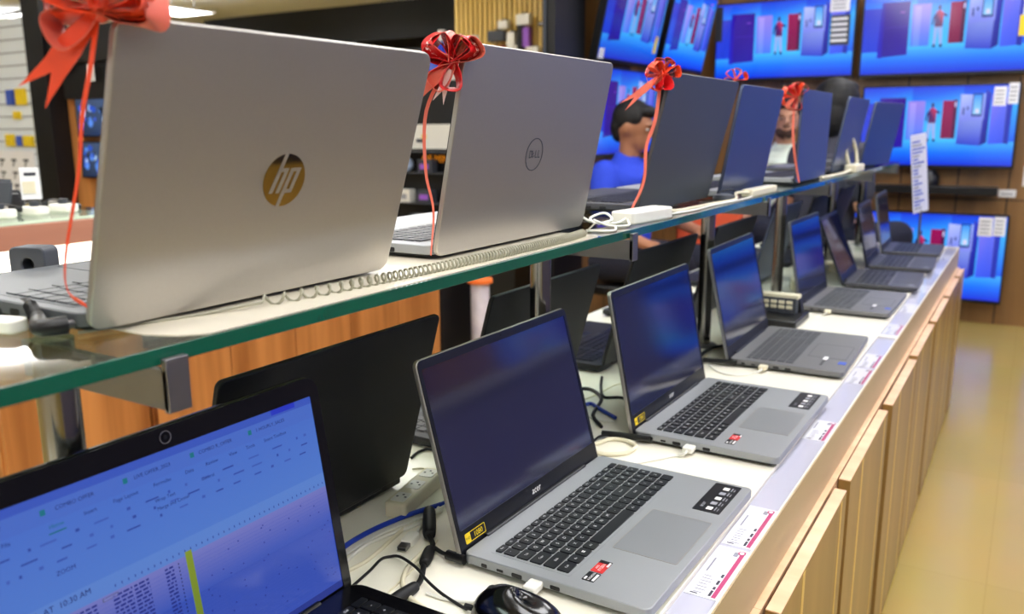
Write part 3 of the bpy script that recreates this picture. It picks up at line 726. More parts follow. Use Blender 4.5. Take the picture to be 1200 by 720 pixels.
# black cube with a round hole
t = thing('alarm_sensor', 'small black rounded block with a round hole, behind the nearest shelf laptop', 'sensor', (-.862, .480, SH), .45)
ol = rrect(-.019, .019, 0, .036, .006, 4); nn = len(ol)
inn = [(.0065*math.cos(-PI/2+2*PI*i/nn+.0), .0185+.0065*math.sin(-PI/2+2*PI*i/nn)) for i in range(nn)]
mb = MB(); ring_plate(mb, ol, inn, -.012, .012, 'y'); b_ = mb.build('sensor_body', 'dark_grey', t, bevel=.0015)
mb = MB(); mb.box(-.008, .008, .002, .004, .010, .027); mb.build('hole_lining', 'port', b_)

# ------------------------------------------------------------------ ribbon bows
def ribbon_strip(mb, path, width, wdir, mi=0, cut=False, taper=None, twist=0):
    P = catmull(path, 6); n = len(P); vs = []
    for i, p in enumerate(P):
        t = (P[min(i+1, n-1)]-P[max(i-1, 0)]).normalized(); w = Vector(wdir); w = (w-t*w.dot(t))
        if w.length < 1e-4: w = t.orthogonal()
        w.normalize()
        if twist: w = Matrix.Rotation(twist*i/(n-1), 3, t) @ w
        k = 1 if taper is None else taper(i/(n-1))
        nn_ = t.cross(w)*.00025
        vs += [tuple(p+w*width*.5*k+nn_), tuple(p-w*width*.5*k+nn_), tuple(p-w*width*.5*k-nn_), tuple(p+w*width*.5*k-nn_)]
    fs = []
    for i in range(n-1):
        for a in range(4):
            b = (a+1) % 4; fs.append((i*4+a, i*4+b, i*4+4+b, i*4+4+a))
    fs += [(3, 2, 1, 0), (n*4-4, n*4-3, n*4-2, n*4-1)]
    mb.add(vs, fs, mi)
def swirls(mb, path, width, wdir, mi, every=3):
    P = catmull(path, 6); n = len(P)
    for i in range(2, n-2, every):
        p = P[i]; t = (P[i+1]-P[i-1]).normalized(); w = Vector(wdir); w = (w-t*w.dot(t)).normalized(); nr = t.cross(w)
        for sd in (1, -1):
            pp = []
            for k in range(10):
                a = k*.75; r = .0012+.00045*k
                pp.append(p+t*(r*math.cos(a))+w*(r*math.sin(a))*.9+nr*sd*.0006)
            for a, b in zip(pp[:-1], pp[1:]):
                d = (b-a).normalized().cross(nr)*.0006
                mb.add([tuple(a+d), tuple(a-d), tuple(b-d), tuple(b+d)], [(0, 1, 2, 3)], mi)
def bow(label, c, size, width, mats, tail_dirs, curl, loops=7, seed=1, swirl=False, view=(.55, -.83, 0), dirs=None, curl_w=.004, sub_label=None, curl_m=None):
    rnd = random.Random(seed); t = thing('ribbon_bow', label, 'ribbon bow', c, 0, 'ribbon bows tied to the shelf laptops')
    side = Vector((.85, .52, 0)); up = Vector((0, 0, 1)); dep = Vector(view)
    dirs = dirs or [rnd.uniform(0, 2*PI) for _ in range(loops)]
    for i, a in enumerate(dirs):
        L = size*rnd.uniform(.85, 1.1); d = side*math.cos(a)+up*math.sin(a)+dep*rnd.uniform(-.35, .35); d.normalize()
        pr = d.cross(dep).normalized(); w = (dep+side*rnd.uniform(-.6, .6)).normalized(); o_ = L*.30
        path = [Vector((0, 0, 0)), d*L*.45+pr*o_*.8, d*L*.9+pr*o_, d*L+pr*0, d*L*.9-pr*o_, d*L*.45-pr*o_*.8, Vector((0, 0, 0))+d*.001]
        mb = MB(); ribbon_strip(mb, path, width*rnd.uniform(.85, 1.1), w, 0, twist=rnd.uniform(-.5, .5))
        if swirl and i % 3 != 2: swirls(mb, path, width*.8, w, 1)
        mb.build('loop', [mats[i % len(mats)], 'ribbon_white'], t, smooth=70)
    k = MB(); k.ell((0, 0, 0), (width*.28, width*.28, width*.35)); k.build('knot', mats[0], t)
    for (d, L, w, m) in tail_dirs:
        d = Vector(d).normalized(); pr = dep.cross(d).normalized()
        path = [Vector((0, 0, 0)), d*L*.3+dep*.004, d*L*.65+dep*.002]
        mb = MB(); ribbon_strip(mb, path, w, pr, 0, taper=lambda q: .45+.55*min(1, q*1.5))
        e = path[-1]; h = w/2
        for sg in (1, -1):
            mb.add([tuple(e+pr*h*sg), tuple(e), tuple(e+d*L*.06), tuple(e+d*L*.36+pr*h*sg*1.25)], [(0, 1, 2, 3)], 0)
        mb.build('tail', m, t, smooth=70)
    if curl:
        mb = MB(); ribbon_strip(mb, [Vector(p)-Vector(c) for p in curl], curl_w, (.85, .52, 0), 0, twist=1.2); mb.build('curling_ribbon', curl_m or mats[-1], t, smooth=70)
    return t
bow('large coral ribbon bow with a long notched tail, on the nearest shelf laptop', (-.527, .355, O+.076), .036, .023, ['ribbon', 'ribbon', 'ribbon_pink', 'ribbon'],
    [((-.60, -.33, -.73), .074, .017, 'ribbon')], [(-.527, .352, O+.07), (-.530, .346, O+.04), (-.541, .344, O+.01), (-.553, .344, O-.03), (-.578, .344, O-.086), (-.582, .345, O-.112), (-.566, .348, O-.122)],
    seed=4, dirs=[.15, .38, .05, .9, 1.3, 1.7, 2.1, 2.5, 2.9, .55, 3.6, .25], curl_m='ribbon', curl_w=.0035)
bow('red ribbon bow printed with white swirls, on the second silver shelf laptop', (-.549, .780, O+.070), .034, .024, ['ribbon_red', 'ribbon_red', 'ribbon_pink'],
    [((-.70, -.40, -.60), .060, .016, 'ribbon_pink'), ((-.35, -.2, -1), .045, .010, 'ribbon_white')], [(-.552, .778, O+.07), (-.583, .776, O+.02), (-.586, .776, O-.045), (-.578, .778, O-.09), (-.584, .779, O-.142)],
    seed=8, swirl=True, dirs=[.75, 1.0, 2.0, 2.5, 3.3, 3.9, 2.25, 4.6, .6], curl_m='ribbon_pink')
bow('small red ribbon bow with pale notched tails, on the dark grey shelf laptop', (-.552, 1.390, O+.088), .028, .020, ['ribbon', 'ribbon_red', 'ribbon_pink'],
    [((-.6, -.5, -.62), .085, .012, 'ribbon_pink')], [(-.552, 1.388, O+.085), (-.560, 1.388, O+.015), (-.575, 1.388, O-.03), (-.578, 1.388, O-.09), (-.600, 1.386, O-.142)],
    seed=11, dirs=[.2, 1.0, 1.6, 2.3, 2.8, 3.6, 4.3, 4.9, .6], curl_m='ribbon_pink', curl_w=.006)
bow('tiny red ribbon bow on top of the steel blue shelf laptop', (-.552, 1.800, O+.098), .022, .012, ['ribbon', 'ribbon_pink'],
    [], [(-.552, 1.795, O+.09), (-.575, 1.793, O+.03), (-.595, 1.79, O-.04), (-.602, 1.79, O-.135)], seed=5, dirs=[.4, 1.3, 2.2, 3.3], curl_m='ribbon_pink', curl_w=.006)
bow('red and white ribbon bow with long pink streamers, on the dark blue shelf laptop', (-.552, 2.330, O+.080), .034, .018, ['ribbon', 'ribbon_pink', 'ribbon_red'],
    [], [(-.556, 2.325, O+.08), (-.553, 2.322, O-.01), (-.545, 2.322, O-.07), (-.530, 2.325, O-.142)], seed=6, dirs=[.9, 1.5, 2.1, 3.6, 4.3, 4.8, 2.7], curl_m='ribbon_pink', curl_w=.006)

# ------------------------------------------------------------------ cables and small things on the counter
zc = CT
def ctc(name, label, pts, r, m, cat='cable', lift=0, group='cables lying on the counter'):
    return cable(name, label, [(p[0], p[1], zc+r*1.05+lift+(p[2] if len(p) > 2 else 0)) for p in pts], r, m, cat, group)
t = thing('computer_mouse', 'glossy black wired mouse between the spreadsheet laptop and the nearest silver one', 'mouse', (-.418, .693, CT), .12)
mb = MB()
vs = []; fs = []; nu, nv = 28, 12
for a in range(nv+1):
    ph_ = (PI/2)*a/nv
    for i in range(nu):
        th = 2*PI*i/nu; cx_, sy_ = math.cos(th), math.sin(th)
        xx = .052*math.copysign(abs(cx_)**.85, cx_)*math.cos(ph_*.98); yy = .031*(1+.08*cx_)*math.copysign(abs(sy_)**.85, sy_)*math.cos(ph_*.98)
        vs.append((xx, yy, .003+.034*math.sin(ph_)*(1-.18*cx_)))
for a in range(nv):
    for i in range(nu):
        j = (i+1) % nu; fs.append((a*nu+i, a*nu+j, (a+1)*nu+j, (a+1)*nu+i))
fs.append(tuple(range(nu-1, -1, -1))); fs.append(tuple(range(nv*nu, nv*nu+nu)))
mb.add(vs, fs); mb.build('shell', 'gloss_black', t, smooth=70)
mb = MB(); mb.box(-.045, .040, -.030, .030, 0, .004); mb.build('sole', 'black_pl', t, bevel=.002)
mb = MB(); mb.cyl((-.028, -.004, .027), .010, .008, axis='y', n=20); mb.build('scroll_wheel', 'rubber', t)
mb = MB(); mb.tube([(-.052, 0, .006), (-.062, 0, .006)], .0034, smooth=False); mb.build('cord_grommet', 'rubber', t)
ctc('mouse_cable', 'thin black mouse cord curving over the counter beside the nearest silver laptop', [(-.478, .687), (-.491, .69), (-.518, .694, .004), (-.545, .703, .008), (-.565, .714, .010), (-.59, .726, .008), (-.611, .735, .004), (-.624, .735), (-.629, .724), (-.623, .697), (-.618, .666), (-.615, .646), (-.612, .60)], .0018, 'rubber')
t = thing('adapter_cable', 'thick black adapter cord with two moulded bulges beside the nearest silver laptop', 'cable', (-.589, .775, CT))
P = [(-.66, .86, .004), (-.64, .835, .006), (-.621, .809, .008), (-.606, .791, .009), (-.589, .775, .008), (-.582, .75, .006), (-.569, .729, .004), (-.556, .707, .004), (-.55, .683, .004), (-.549, .665, .004), (-.552, .647, .004), (-.553, .60, .004)]
P = [(a+.589, b-.775, c) for a, b, c in P]
mb = MB(); mb.tube(P, .0034, n=10); mb.build('cord', 'rubber', t)
for nm, a, b, r in (('ferrite_core', (-.650, .850, .010), (-.606, .791, .010), .0088), ('plug_sleeve', (-.586, .766, .008), (-.572, .735, .007), .0072), ('plug_sleeve', (-.549, .690, .007), (-.553, .640, .007), .0072)):
    mb = MB(); a, b = [Vector((p[0]+.589, p[1]-.775, p[2])) for p in (a, b)]
    mb.tube([a, a.lerp(b, .15), a.lerp(b, .5), a.lerp(b, .85), b], lambda q, r=r: r*(.72+.28*math.sin(PI*min(1, max(0, q)))**.4) if 0 < q < 1 else r*.7, n=14); mb.build(nm, 'rubber', t, smooth=60)
mb = MB(); mb.tube([(0, 0, .007), (.019, -.006, .006), (.034, -.009, .0085), (.046, -.010, .010)], .0026, n=8); mb.build('dc_lead', 'rubber', t)
mb = MB(); mb.tube([(.030, -.0105, .009), (.0565, -.0123, .0095)], .0060, n=14, smooth=False); mb.build('dc_plug', 'black_pl', t)
# usb leads that plug into the near side of each aisle laptop
def usb_lead(label, px, py, path, m='white_pl'):
    t = thing('usb_lead', label, 'usb cable', (px, py, CT), 0, 'white usb leads plugged into the aisle laptops')
    mb = MB(); mb.prism(rrect(-.0085, .0085, -.021, 0, .003), .0055, .0140, 'z'); mb.build('plug', m, t, bevel=.0015)
    mb = MB(); P = [(0, -.020, .0095), (0, -.030, .008)]+[(a-px, b-py, .0022) for a, b in path]; mb.tube(P, .0020, n=8); mb.build('cord', 'white_pl', t)
usb_lead('white usb plug in the side of the nearest silver laptop, beside the black mouse', -.433, .7628-.0006, [(-.452, .728), (-.475, .705), (-.505, .692), (-.535, .690)])
usb_lead('white usb plug in the side of the second silver laptop', -.428, 1.2538-.0006, [(-.443, 1.222), (-.467, 1.187), (-.49, 1.156), (-.525, 1.13)])
usb_lead('cream usb plug in the side of the iron grey laptop', -.455, 1.7866-.0006, [(-.470, 1.745), (-.489, 1.715), (-.528, 1.717), (-.564, 1.758), (-.596, 1.848), (-.605, 1.89)], 'cream_pl')
usb_lead('cream usb plug in the side of the fourth aisle laptop', -.455, 2.4444-.0006, [(-.47, 2.41), (-.482, 2.378), (-.509, 2.352)], 'cream_pl')
# loose white usb-a plug
t = thing('usb_cable', 'loose white usb plug with a metal mouth lying in front of the black laptop lid', 'usb cable', (-.626, .777, CT), 0)
a = math.atan2(.798-.759, -.632+.622)
mb = MB(); mb.prism(rrect(-.012, .016, -.008, .008, .003), .001, .0095, 'z'); mb.build('plug', 'white_pl', t, bevel=.0015, rot=(0, 0, a))
mb = MB(); mb.box(-.026, -.012, -.006, .006, .0027, .0075); mb.box(-.0262, -.0255, -.005, .005, .0035, .0067, 1); mb.build('metal_mouth', ['steel', 'port'], t, rot=(0, 0, a))
mb = MB(); mb.tube([(0-.004, .014, .005), (-.006, .021, .004), (-.019, .055, .002), (-.022, .083, .002), (-.033, .108, .002)], .0020); mb.build('cord', 'white_pl', t)
ctc('looped_cable', 'cream cord bent in a wide loop below the adapter cord', [(-.60, .79), (-.593, .751), (-.587, .723), (-.574, .697), (-.553, .677), (-.528, .666), (-.504, .660), (-.479, .655)], .0030, 'cream_pl')
ctc('thin_wire', 'thin cream wire lying straight across the counter under the loop', [(-.60, .80), (-.591, .77), (-.585, .748), (-.578, .699), (-.571, .646), (-.568, .60)], .0011, 'cream_pl')
ctc('network_cable', 'blue network cable in front of the nearest black lid', [(-.684, .690), (-.688, .745), (-.684, .79), (-.672, .84), (-.655, .885), (-.640, .93), (-.625, .97)], .0034, 'blue_cable')
ctc('white_cable', 'white cord running beside the blue network cable', [(-.655, .67), (-.668, .736), (-.663, .771), (-.648, .818), (-.645, .87)], .0024, 'white_pl')
ctc('white_cable', 'second white cord close to the blue network cable, slightly thinner', [(-.672, .69), (-.674, .742), (-.670, .787), (-.655, .845), (-.65, .90)], .0017, 'white_pl')
ctc('white_cable', 'short white cord end in front of the loose usb plug', [(-.644, .68), (-.641, .715), (-.648, .761), (-.655, .80)], .0026, 'cream_pl')
ctc('black_wire', 'black wire arching behind the nearest silver laptop screen', [(-.798, 1.0), (-.803, 1.02), (-.802, 1.035), (-.790, 1.045), (-.70, 1.04), (-.66, 1.02)], .0022, 'rubber')
ctc('thin_wire', 'thin beige wire behind the nearest silver laptop screen', [(-.770, .967), (-.757, .978), (-.735, .971), (-.705, .953), (-.65, .945)], .0013, 'cream_pl')
ctc('black_cable', 'black cord running under the black lids left of the second silver laptop', [(-.745, 1.43), (-.726, 1.465), (-.700, 1.459), (-.665, 1.416), (-.640, 1.33), (-.60, 1.28)], .0034, 'rubber')
ctc('black_cable', 'black cord with a sharp bend beside the second silver laptop screen', [(-.73, 1.556), (-.700, 1.489), (-.668, 1.437), (-.640, 1.45), (-.59, 1.44)], .0028, 'rubber')
ctc('network_cable', 'blue cable lying left of the second silver laptop screen', [(-.69, 1.33), (-.680, 1.365), (-.672, 1.385), (-.650, 1.37), (-.598, 1.335)], .0036, 'blue_cable')
ctc('white_cable', 'white cord next to the blue cable left of the second silver laptop', [(-.67, 1.29), (-.648, 1.318), (-.622, 1.31), (-.595, 1.32)], .0022, 'white_pl')
ctc('thin_wire', 'thin green white wire under the black cord left of the second silver laptop', [(-.70, 1.394), (-.690, 1.449), (-.684, 1.53), (-.66, 1.55)], .0012, 'cream_pl')
ctc('white_cable', 'white cord looped at the hinge end of the second silver laptop', [(-.565, 1.165), (-.535, 1.170), (-.512, 1.192), (-.512, 1.225), (-.538, 1.240), (-.562, 1.232), (-.573, 1.200), (-.60, 1.18)], .0036, 'cream_pl')
t = thing('adapter_cable', 'black power plug at the hinge of the second silver laptop', 'cable', (-.549, 1.243, CT))
mb = MB(); mb.tube([(-.10, -.03, .003), (-.06, -.055, .003), (-.034, -.047, .003), (-.030, -.015, .006), (-.016, -.004, .009)], .0022); mb.build('cord', 'rubber', t)
mb = MB(); mb.tube([(-.030, -.004, .009), (.010, .002, .0100), (.052, .0075, .0105)], .0050, n=12, smooth=False); mb.build('dc_plug', 'black_pl', t)
t = thing('adapter_cable', 'black power plug at the hinge of the iron grey laptop', 'cable', (-.575, 1.775, CT))
mb = MB(); mb.tube([(-.08, .10, .003), (-.05, .03, .003), (-.02, .004, .006), (0, 0, .009)], .0026); mb.build('cord', 'rubber', t)
mb = MB(); mb.tube([(-.012, 0, .009), (.062, .006, .0105)], .0054, n=12, smooth=False); mb.build('dc_plug', 'black_pl', t)
ctc('white_cable', 'white cord coiled at the foot of the post by the iron grey laptop', [(-.60, 1.83), (-.612, 1.86), (-.602, 1.90), (-.588, 1.94), (-.60, 1.98), (-.62, 2.02), (-.60, 2.06)], .0028, 'cream_pl')
ctc('black_cable', 'black cord wound round the foot of the post by the iron grey laptop', [(-.60, 1.80), (-.605, 1.84), (-.600, 1.885), (-.585, 1.92), (-.600, 1.96)], .0040, 'rubber', lift=.006)
power_strip('dirty white socket strip behind the nearest silver laptop screen', -.700, .885, .20, CT, .13, .032, .022, 'cream_pl', 3)
power_strip('white socket strip behind the fifth aisle laptop', -.64, 2.98, .1, CT, .20, .05, .04, 'white_pl', 4)
power_strip('white socket strip behind the second last aisle laptop', -.63, 3.62, 0, CT, .18, .05, .04, 'white_pl', 4)
power_strip('white socket strip beyond the post beside the keypad device', -.735, 2.55, 0, CT, .10, .04, .03, 'white_pl', 2)
for (xx, yy, rr, lb) in ((-.62, 3.12, .03, 'white adapter block behind the leaning dark laptop'), (-.60, 3.22, .2, 'white adapter block beside the second last aisle laptop hinge'), (-.62, 2.80, .3, 'pale adapter block beside the fourth post')):
    t = thing('power_adapter', lb, 'adapter', (xx, yy, CT), rr, 'white adapter blocks behind the far laptops')
    mb = MB(); mb.prism(rrect(-.025, .025, -.035, .035, .006), 0, .032, 'z'); mb.build('block', 'cream_pl', t, bevel=.004)
    mb = MB(); mb.tube([(0, -.035, .012), (.01, -.055, .006), (.03, -.07, .004)], .003); mb.build('cord', 'white_pl', t)
# keypad device
t = thing('keypad_device', 'small black sloping keypad device with a white top edge on the counter', 'keypad', (-.560, 2.31, CT), .0)
mb = MB(); mb.prism([(-.062, 0), (.062, 0), (.050, .060), (-.050, .060)], .02, .05, 'y')
bd = mb.build('body', 'black_pl', t, bevel=.003)
mb = MB(); mb.prism([(-.070, 0), (.072, 0), (.072, .020), (-.070, .020)], -.105, .05, 'y'); mb.build('base', 'black_pl', t, bevel=.004)
mb = MB(); mb.box(-.052, .052, -.006, .03, .0605, .070); mb.build('top_bar', 'cream_pl', bd)
mb = MB(); mb.box(-.048, .048, -.010, .020, .010, .062); kp = mb.build('key_panel', 'dark_grey', t)
for i in range(4):
    for j in range(3):
        mb = MB(); mb.box(-.040+i*.021, -.024+i*.021, -.0135, -.009, .020+j*.013, .029+j*.013); mb.build('button', 'cream_pl' if j else 'dark_grey', kp, bevel=.001)

# leaning acrylic price sign at the far end
t = thing('sign_holder', 'tall narrow clear sign with blue print on a thin stand at the far end', 'sign', (-.410, 4.098, CT), math.radians(62))
mb = MB(); mb.lathe([(0, 0), (.028, 0), (.028, .004), (.008, .007), (0, .007)]); mb.build('foot', 'acrylic', t)
mb = MB(); mb.cyl((0, 0, .006), .005, .150, n=12); mb.build('stem', 'steel', t)
mb = MB(); mb.box(-.056, .056, -.003, .003, 0, .345); pn = mb.build('panel', 'acrylic', t, loc=(0, 0, .145), rot=(math.radians(-3), math.radians(-7), 0))
mb = MB(); mb.box(-.052, .052, -.0012, .0012, .004, .340)
for k in range(20): mb.box(-.045, -.045+random.uniform(.03, .088), -.0022, -.0012, .02+k*.015, .027+k*.015, 1 if k % 3 else 2)
mb.build('printed_insert', ['paper', 'blueink', 'greyink'], pn)

# ------------------------------------------------------------------ the room
CE = O+1.60
YW = 5.88
mb = MB(); mb.box(-14, 4.4, -4, 10.2, -.05, 0); struct('floor', mb, 'floor')
mb = MB(); mb.box(-14, 4.4, -4, 10.2, CE, CE+.05); struct('ceiling', mb, 'ceiling')
def panel_wall(name, x0, x1, y0, y1, seams, mats, along='x', face=None, zs=()):
    mb = MB(); mb.box(x0, x1, y0, y1, 0, CE, 0)
    for s_ in seams:
        if along == 'x': mb.box(s_-.004, s_+.004, face-.001, face+.002, 0, CE, 1)
        else: mb.box(face-.002, face+.001, s_-.004, s_+.004, 0, CE, 1)
    for z in zs:
        if along == 'x': mb.box(x0, x1, face-.001, face+.002, z-.003, z+.003, 1)
    return struct(name, mb, mats)
panel_wall('wall_far', -2.06, 4.4, YW, YW+.12, [-1.93, -1.49, -1.12, -.72, -.40, -.13, .3, .7, 1.1, 1.5, 1.9, 2.3, 2.7, 3.1, 3.5, 3.9], ['wood_wall', 'black_pl'], 'x', YW, zs=(O-.43,))
panel_wall('wall_left', -2.12, -2.06, 3.98, YW+.12, [4.4, 4.82, 5.3, 5.7], ['wood_wall', 'black_pl'], 'y', -2.06)
mb = MB(); mb.box(4.4, 4.5, -4, 6, 0, CE); struct('wall_right', mb, 'black_wall')
mb = MB(); mb.box(-14, 4.5, -4.1, -4, 0, CE); struct('wall_near', mb, 'white_wall')
mb = MB(); mb.box(-14.1, -14, -4, 10.2, 0, CE); struct('wall_back_left', mb, 'black_wall')
mb = MB(); mb.box(-14, -2.06, 10.2, 10.3, 0, CE); mb.box(-10.8, -6.0, 8.95, 10.2, O+1.14, CE, 0)
struct('wall_back', mb, 'black_wall')
mb = MB(); mb.box(-2.05, -1.99, 3.66, 3.975, 0, CE); mb.box(-2.05, -2.035, 3.65, 3.66, 0, CE, 1); struct('column', mb, ['black_wall', 'dark_grey'])

# ceiling lights; some over the counter and at left added for brightness
def ceiling_light(x, y, lx, ly, label):
    drop = .22 if x < -3 else .03  # left panels hang low so that they also brighten the ceiling
    t = thing('ceiling_light', label, 'ceiling light', (x, y, CE-drop), 0, 'white ceiling light panels')
    for sx in (-.2, .2):
        mb = MB(); mb.cyl((sx, -.4, -.012), .004, drop+.012, n=8); mb.cyl((sx, .4, -.012), .004, drop+.012, n=8); mb.build('hanger', 'steel', t)
    mb = MB(); ring_plate(mb, rrect(-lx/2-.02, lx/2+.02, -ly/2-.02, ly/2+.02, .01, 2), rrect(-lx/2, lx/2, -ly/2, ly/2, .005, 2), -.025, -.004, 'z'); mb.build('frame', 'white_pl', t)
    mb = MB(); mb.box(-lx/2, lx/2, -ly/2, ly/2, -.018, -.010); mb.build('diffuser', 'lamp', t)
k = 0
for x, y in ((1.4, -2.4), (1.4, -.4), (1.4, 1.6), (1.4, 3.6), (-1.5, -2.0), (-1.5, .2), (-1.5, 2.4), (-4.2, -1.5), (-4.2, 1.5), (-4.2, 4.5), (-7.5, 0), (-7.5, 4.0), (3.3, 1.0), (3.3, 4.2), (-10.6, 3), (-.4, 4.9), (-.1, .6), (-.1, 2.9), (-8.8, 6.6), (-5.4, 6.9), (-12.4, 7.0), (-7.6, 5.0)):
    ceiling_light(x, y, .6, 1.2, 'square edged white light panel over the shop floor, from a set extended with added lamps')

# televisions
def pic(mb, w, h, x, mirror=False, dimt=1.0, crop=(0, 1)):
    # the picture on every set: refrigerators in a blue studio with a small figure between them (u, v in 0..1)
    lift = [0]
    def P(pts, cols):
        lift[0] += 1
        cs = [tuple(v*dimt for v in rgb(*c)[:3])+(1,) for c in cols]
        mb.poly([((u-.5)*w, -x-.00012*lift[0], v*h) for u, v in pts], 0, cs if len(cs) > 1 else cs[0])
    def Q(u0, u1, v0, v1, *cols):
        if len(cols) == 2: cols = (cols[0], cols[0], cols[1], cols[1])
        P([(u0, v0), (u1, v0), (u1, v1), (u0, v1)], cols)
    for a, b, c0, c1, c2 in ((0, .33, (20, 60, 225), (40, 170, 255), (30, 150, 250)), (.33, .66, (40, 170, 255), (60, 190, 255), (40, 170, 255)), (.66, 1, (40, 160, 255), (24, 80, 235), (30, 90, 235))):
        P([(a, .30), (b, .30), (b, .80), (a, .80)], [c0 if a == 0 else (60, 185, 255), (60, 185, 255) if b < 1 else c1, (50, 170, 252), (34, 120, 246)])
        P([(a, .80), (b, .80), (b, 1), (a, 1)], [(34, 120, 246), (50, 160, 250), (24, 70, 228), (28, 50, 215)])
    Q(0, 1, .16, .30, (16, 110, 250), (60, 170, 255)); Q(0, 1, 0, .16, (8, 40, 215), (16, 110, 250))
    Q(0, .11, .27, .80, (26, 60, 215), (50, 60, 200))
    P([(.10, .20), (.29, .225), (.29, .865), (.115, .865)], [(34, 10, 150), (38, 8, 160), (52, 12, 140), (56, 14, 150)])
    P([(.10, .20), (.13, .19), (.13, .86), (.112, .86)], [(30, 16, 190), (30, 16, 190), (40, 16, 170), (40, 16, 170)])
    Q(.14, .285, .56, .565, (70, 40, 190), (70, 40, 190)); Q(.23, .26, .73, .745, (130, 60, 200), (130, 60, 200))
    Q(.305, .42, .32, .82, (70, 120, 245), (150, 130, 230)); Q(.32, .36, .32, .80, (90, 140, 250), (170, 150, 240))
    # figure
    P([(.445, .33), (.46, .33), (.468, .55), (.447, .55)], [(150, 170, 230)]); P([(.485, .33), (.50, .33), (.495, .56), (.468, .55)], [(150, 170, 230)])
    Q(.443, .462, .30, .335, (20, 40, 110), (20, 40, 110)); Q(.484, .503, .30, .335, (20, 40, 110), (20, 40, 110))
    P([(.447, .54), (.497, .54), (.497, .70), (.478, .735), (.455, .725), (.445, .68)], [(90, 20, 90), (90, 20, 90), (200, 40, 90), (200, 40, 90), (180, 40, 90), (60, 20, 110)])
    P([(.447, .70), (.435, .66), (.428, .57), (.436, .56), (.444, .64), (.458, .68)], [(40, 30, 110)]); P([(.497, .70), (.510, .69), (.522, .675), (.52, .655), (.505, .66), (.495, .67)], [(40, 30, 110)])
    P([((.470+.011*math.cos(a)), .765+.032*math.sin(a)) for a in [2*PI*i/10 for i in range(10)]], [(60, 50, 110)])
    Q(.535, .62, .34, .82, (120, 8, 70), (150, 10, 84)); Q(.605, .628, .34, .83, (70, 6, 70), (80, 8, 70)); Q(.612, .622, .74, .80, (210, 200, 250), (210, 200, 250))
    P([(.64, .27), (.79, .25), (.80, .87), (.645, .90)], [(40, 60, 200), (44, 60, 205), (170, 190, 250), (160, 175, 245)])
    P([(.79, .25), (.83, .29), (.835, .90), (.80, .95)], [(24, 30, 150), (20, 26, 140), (40, 50, 180), (60, 70, 200)])
    P([(.65, .56), (.80, .575), (.80, .90), (.65, .88)], [(120, 130, 230), (130, 140, 235), (150, 175, 250), (180, 190, 250)])
    Q(.722, .785, .62, .90, (20, 24, 110), (20, 24, 120)); Q(.728, .778, .645, .885, (150, 210, 255), (60, 150, 250)); Q(.745, .765, .66, .71, (220, 200, 240), (220, 220, 250))
    Q(.665, .674, .64, .73, (30, 40, 120), (30, 40, 120)); Q(.69, .70, .70, .74, (30, 40, 120), (30, 40, 120))
    P([(.84, .27), (.935, .28), (.935, .85), (.84, .89)], [(60, 90, 240), (50, 80, 230), (100, 110, 235), (130, 120, 235)])
    P([(.935, .28), (.965, .27), (.97, .84), (.935, .85)], [(26, 36, 150), (30, 50, 190), (40, 60, 200), (40, 50, 170)])
    P([(.86, .905), (.90, .91), (.905, .925), (.865, .925)], [(210, 60, 190)])
def television(label, loc, w, h, rz=0, tilt=0, dim=1.0, tags=(), flip=False):
    # origin at the middle of the lower edge, picture facing local -y
    t = thing('television', label, 'television', loc, rz, 'televisions showing refrigerators'); t.rotation_euler = (math.radians(tilt), 0, rz)
    mb = MB(); mb.prism(rrect(-w/2, w/2, 0, h, .006), -.012, .030, 'y'); mb.prism(rrect(-w*.36, w*.36, h*.12, h*.7, .02), .030, .055, 'y')
    mb.build('housing', 'black_pl', t, bevel=.002)
    mb = MB(); pic(mb, w-.022, h-.030, .0125, dimt=dim); s = mb.build('screen', 'tv', t, loc=(0, 0, .020), smooth=1)
    mb = MB(); mb.box(-w*.12, w*.12, .055, .1045 if not tilt else .075, h*.25, h*.55); mb.build('wall_bracket', 'black_pl', t)
    if tags:
        for (u, v, a, b, m) in tags:
            mb = MB(); mb.box((u-.5)*w, (u-.5+a)*w, -.0175, -.0150, v*h, (v+b)*h, 0)
            if m == 'paper':
                for q in range(4): mb.box((u-.5+a*.12)*w, (u-.5+a*.8)*w, -.0180, -.0174, (v+b*(.15+q*.2))*h, (v+b*(.22+q*.2))*h, 1)
            mb.build('price_sticker', [m, 'greyink'], t)
    return t
yT = YW-.105
Tm = television('wall television with a spec sheet stuck on its upper right corner', (-1.475, yT, O+.300), .885, .50, tags=((.82, .80, .13, .22, 'paper'), (.83, .40, .13, .36, 'dark_grey')))
mb = MB(); 
for j in range(5): mb.box(.298+.0, .392, -.0200, -.0170, .22+j*.032, .236+j*.032, 0)
mb.build('spec_print', 'paper', Tm)
mb = MB(); mb.box(-.4425, -.395, -.020, -.012, .26, .48); mb.build('side_card', 'dark_grey', Tm)
television('large wall television at the top right, with a yellow tag on its right edge', (-.550, yT, O+.296), .90, .51, tags=((.945, .62, .05, .40, 'paper'), (.93, .40, .07, .22, 'yellow')))
television('wall television in the middle row above the black wall shelf', (-.540, yT, O-.245), .85, .49, tags=((.84, .74, .075, .22, 'paper'), (.925, .76, .06, .24, 'paper')))
television('lowest wall television, partly hidden by the end of the counter', (-.540, yT, O-1.045), .88, .535, tags=((.82, .76, .085, .21, 'paper'), (.91, .77, .07, .21, 'paper')))
# unseen sets added at the right for blue reflections in the laptop screens
for i in range(3):
    for j, (z, h) in enumerate(((.105, .52), (-.425, .52), (-.955, .52))):
        television('unseen wall television added at the right for reflections, %s, %s column' % (('top', 'middle', 'lowest')[j], ('first', 'second', 'third')[i]), (.50+i*1.04, yT, O+z), .90, h)
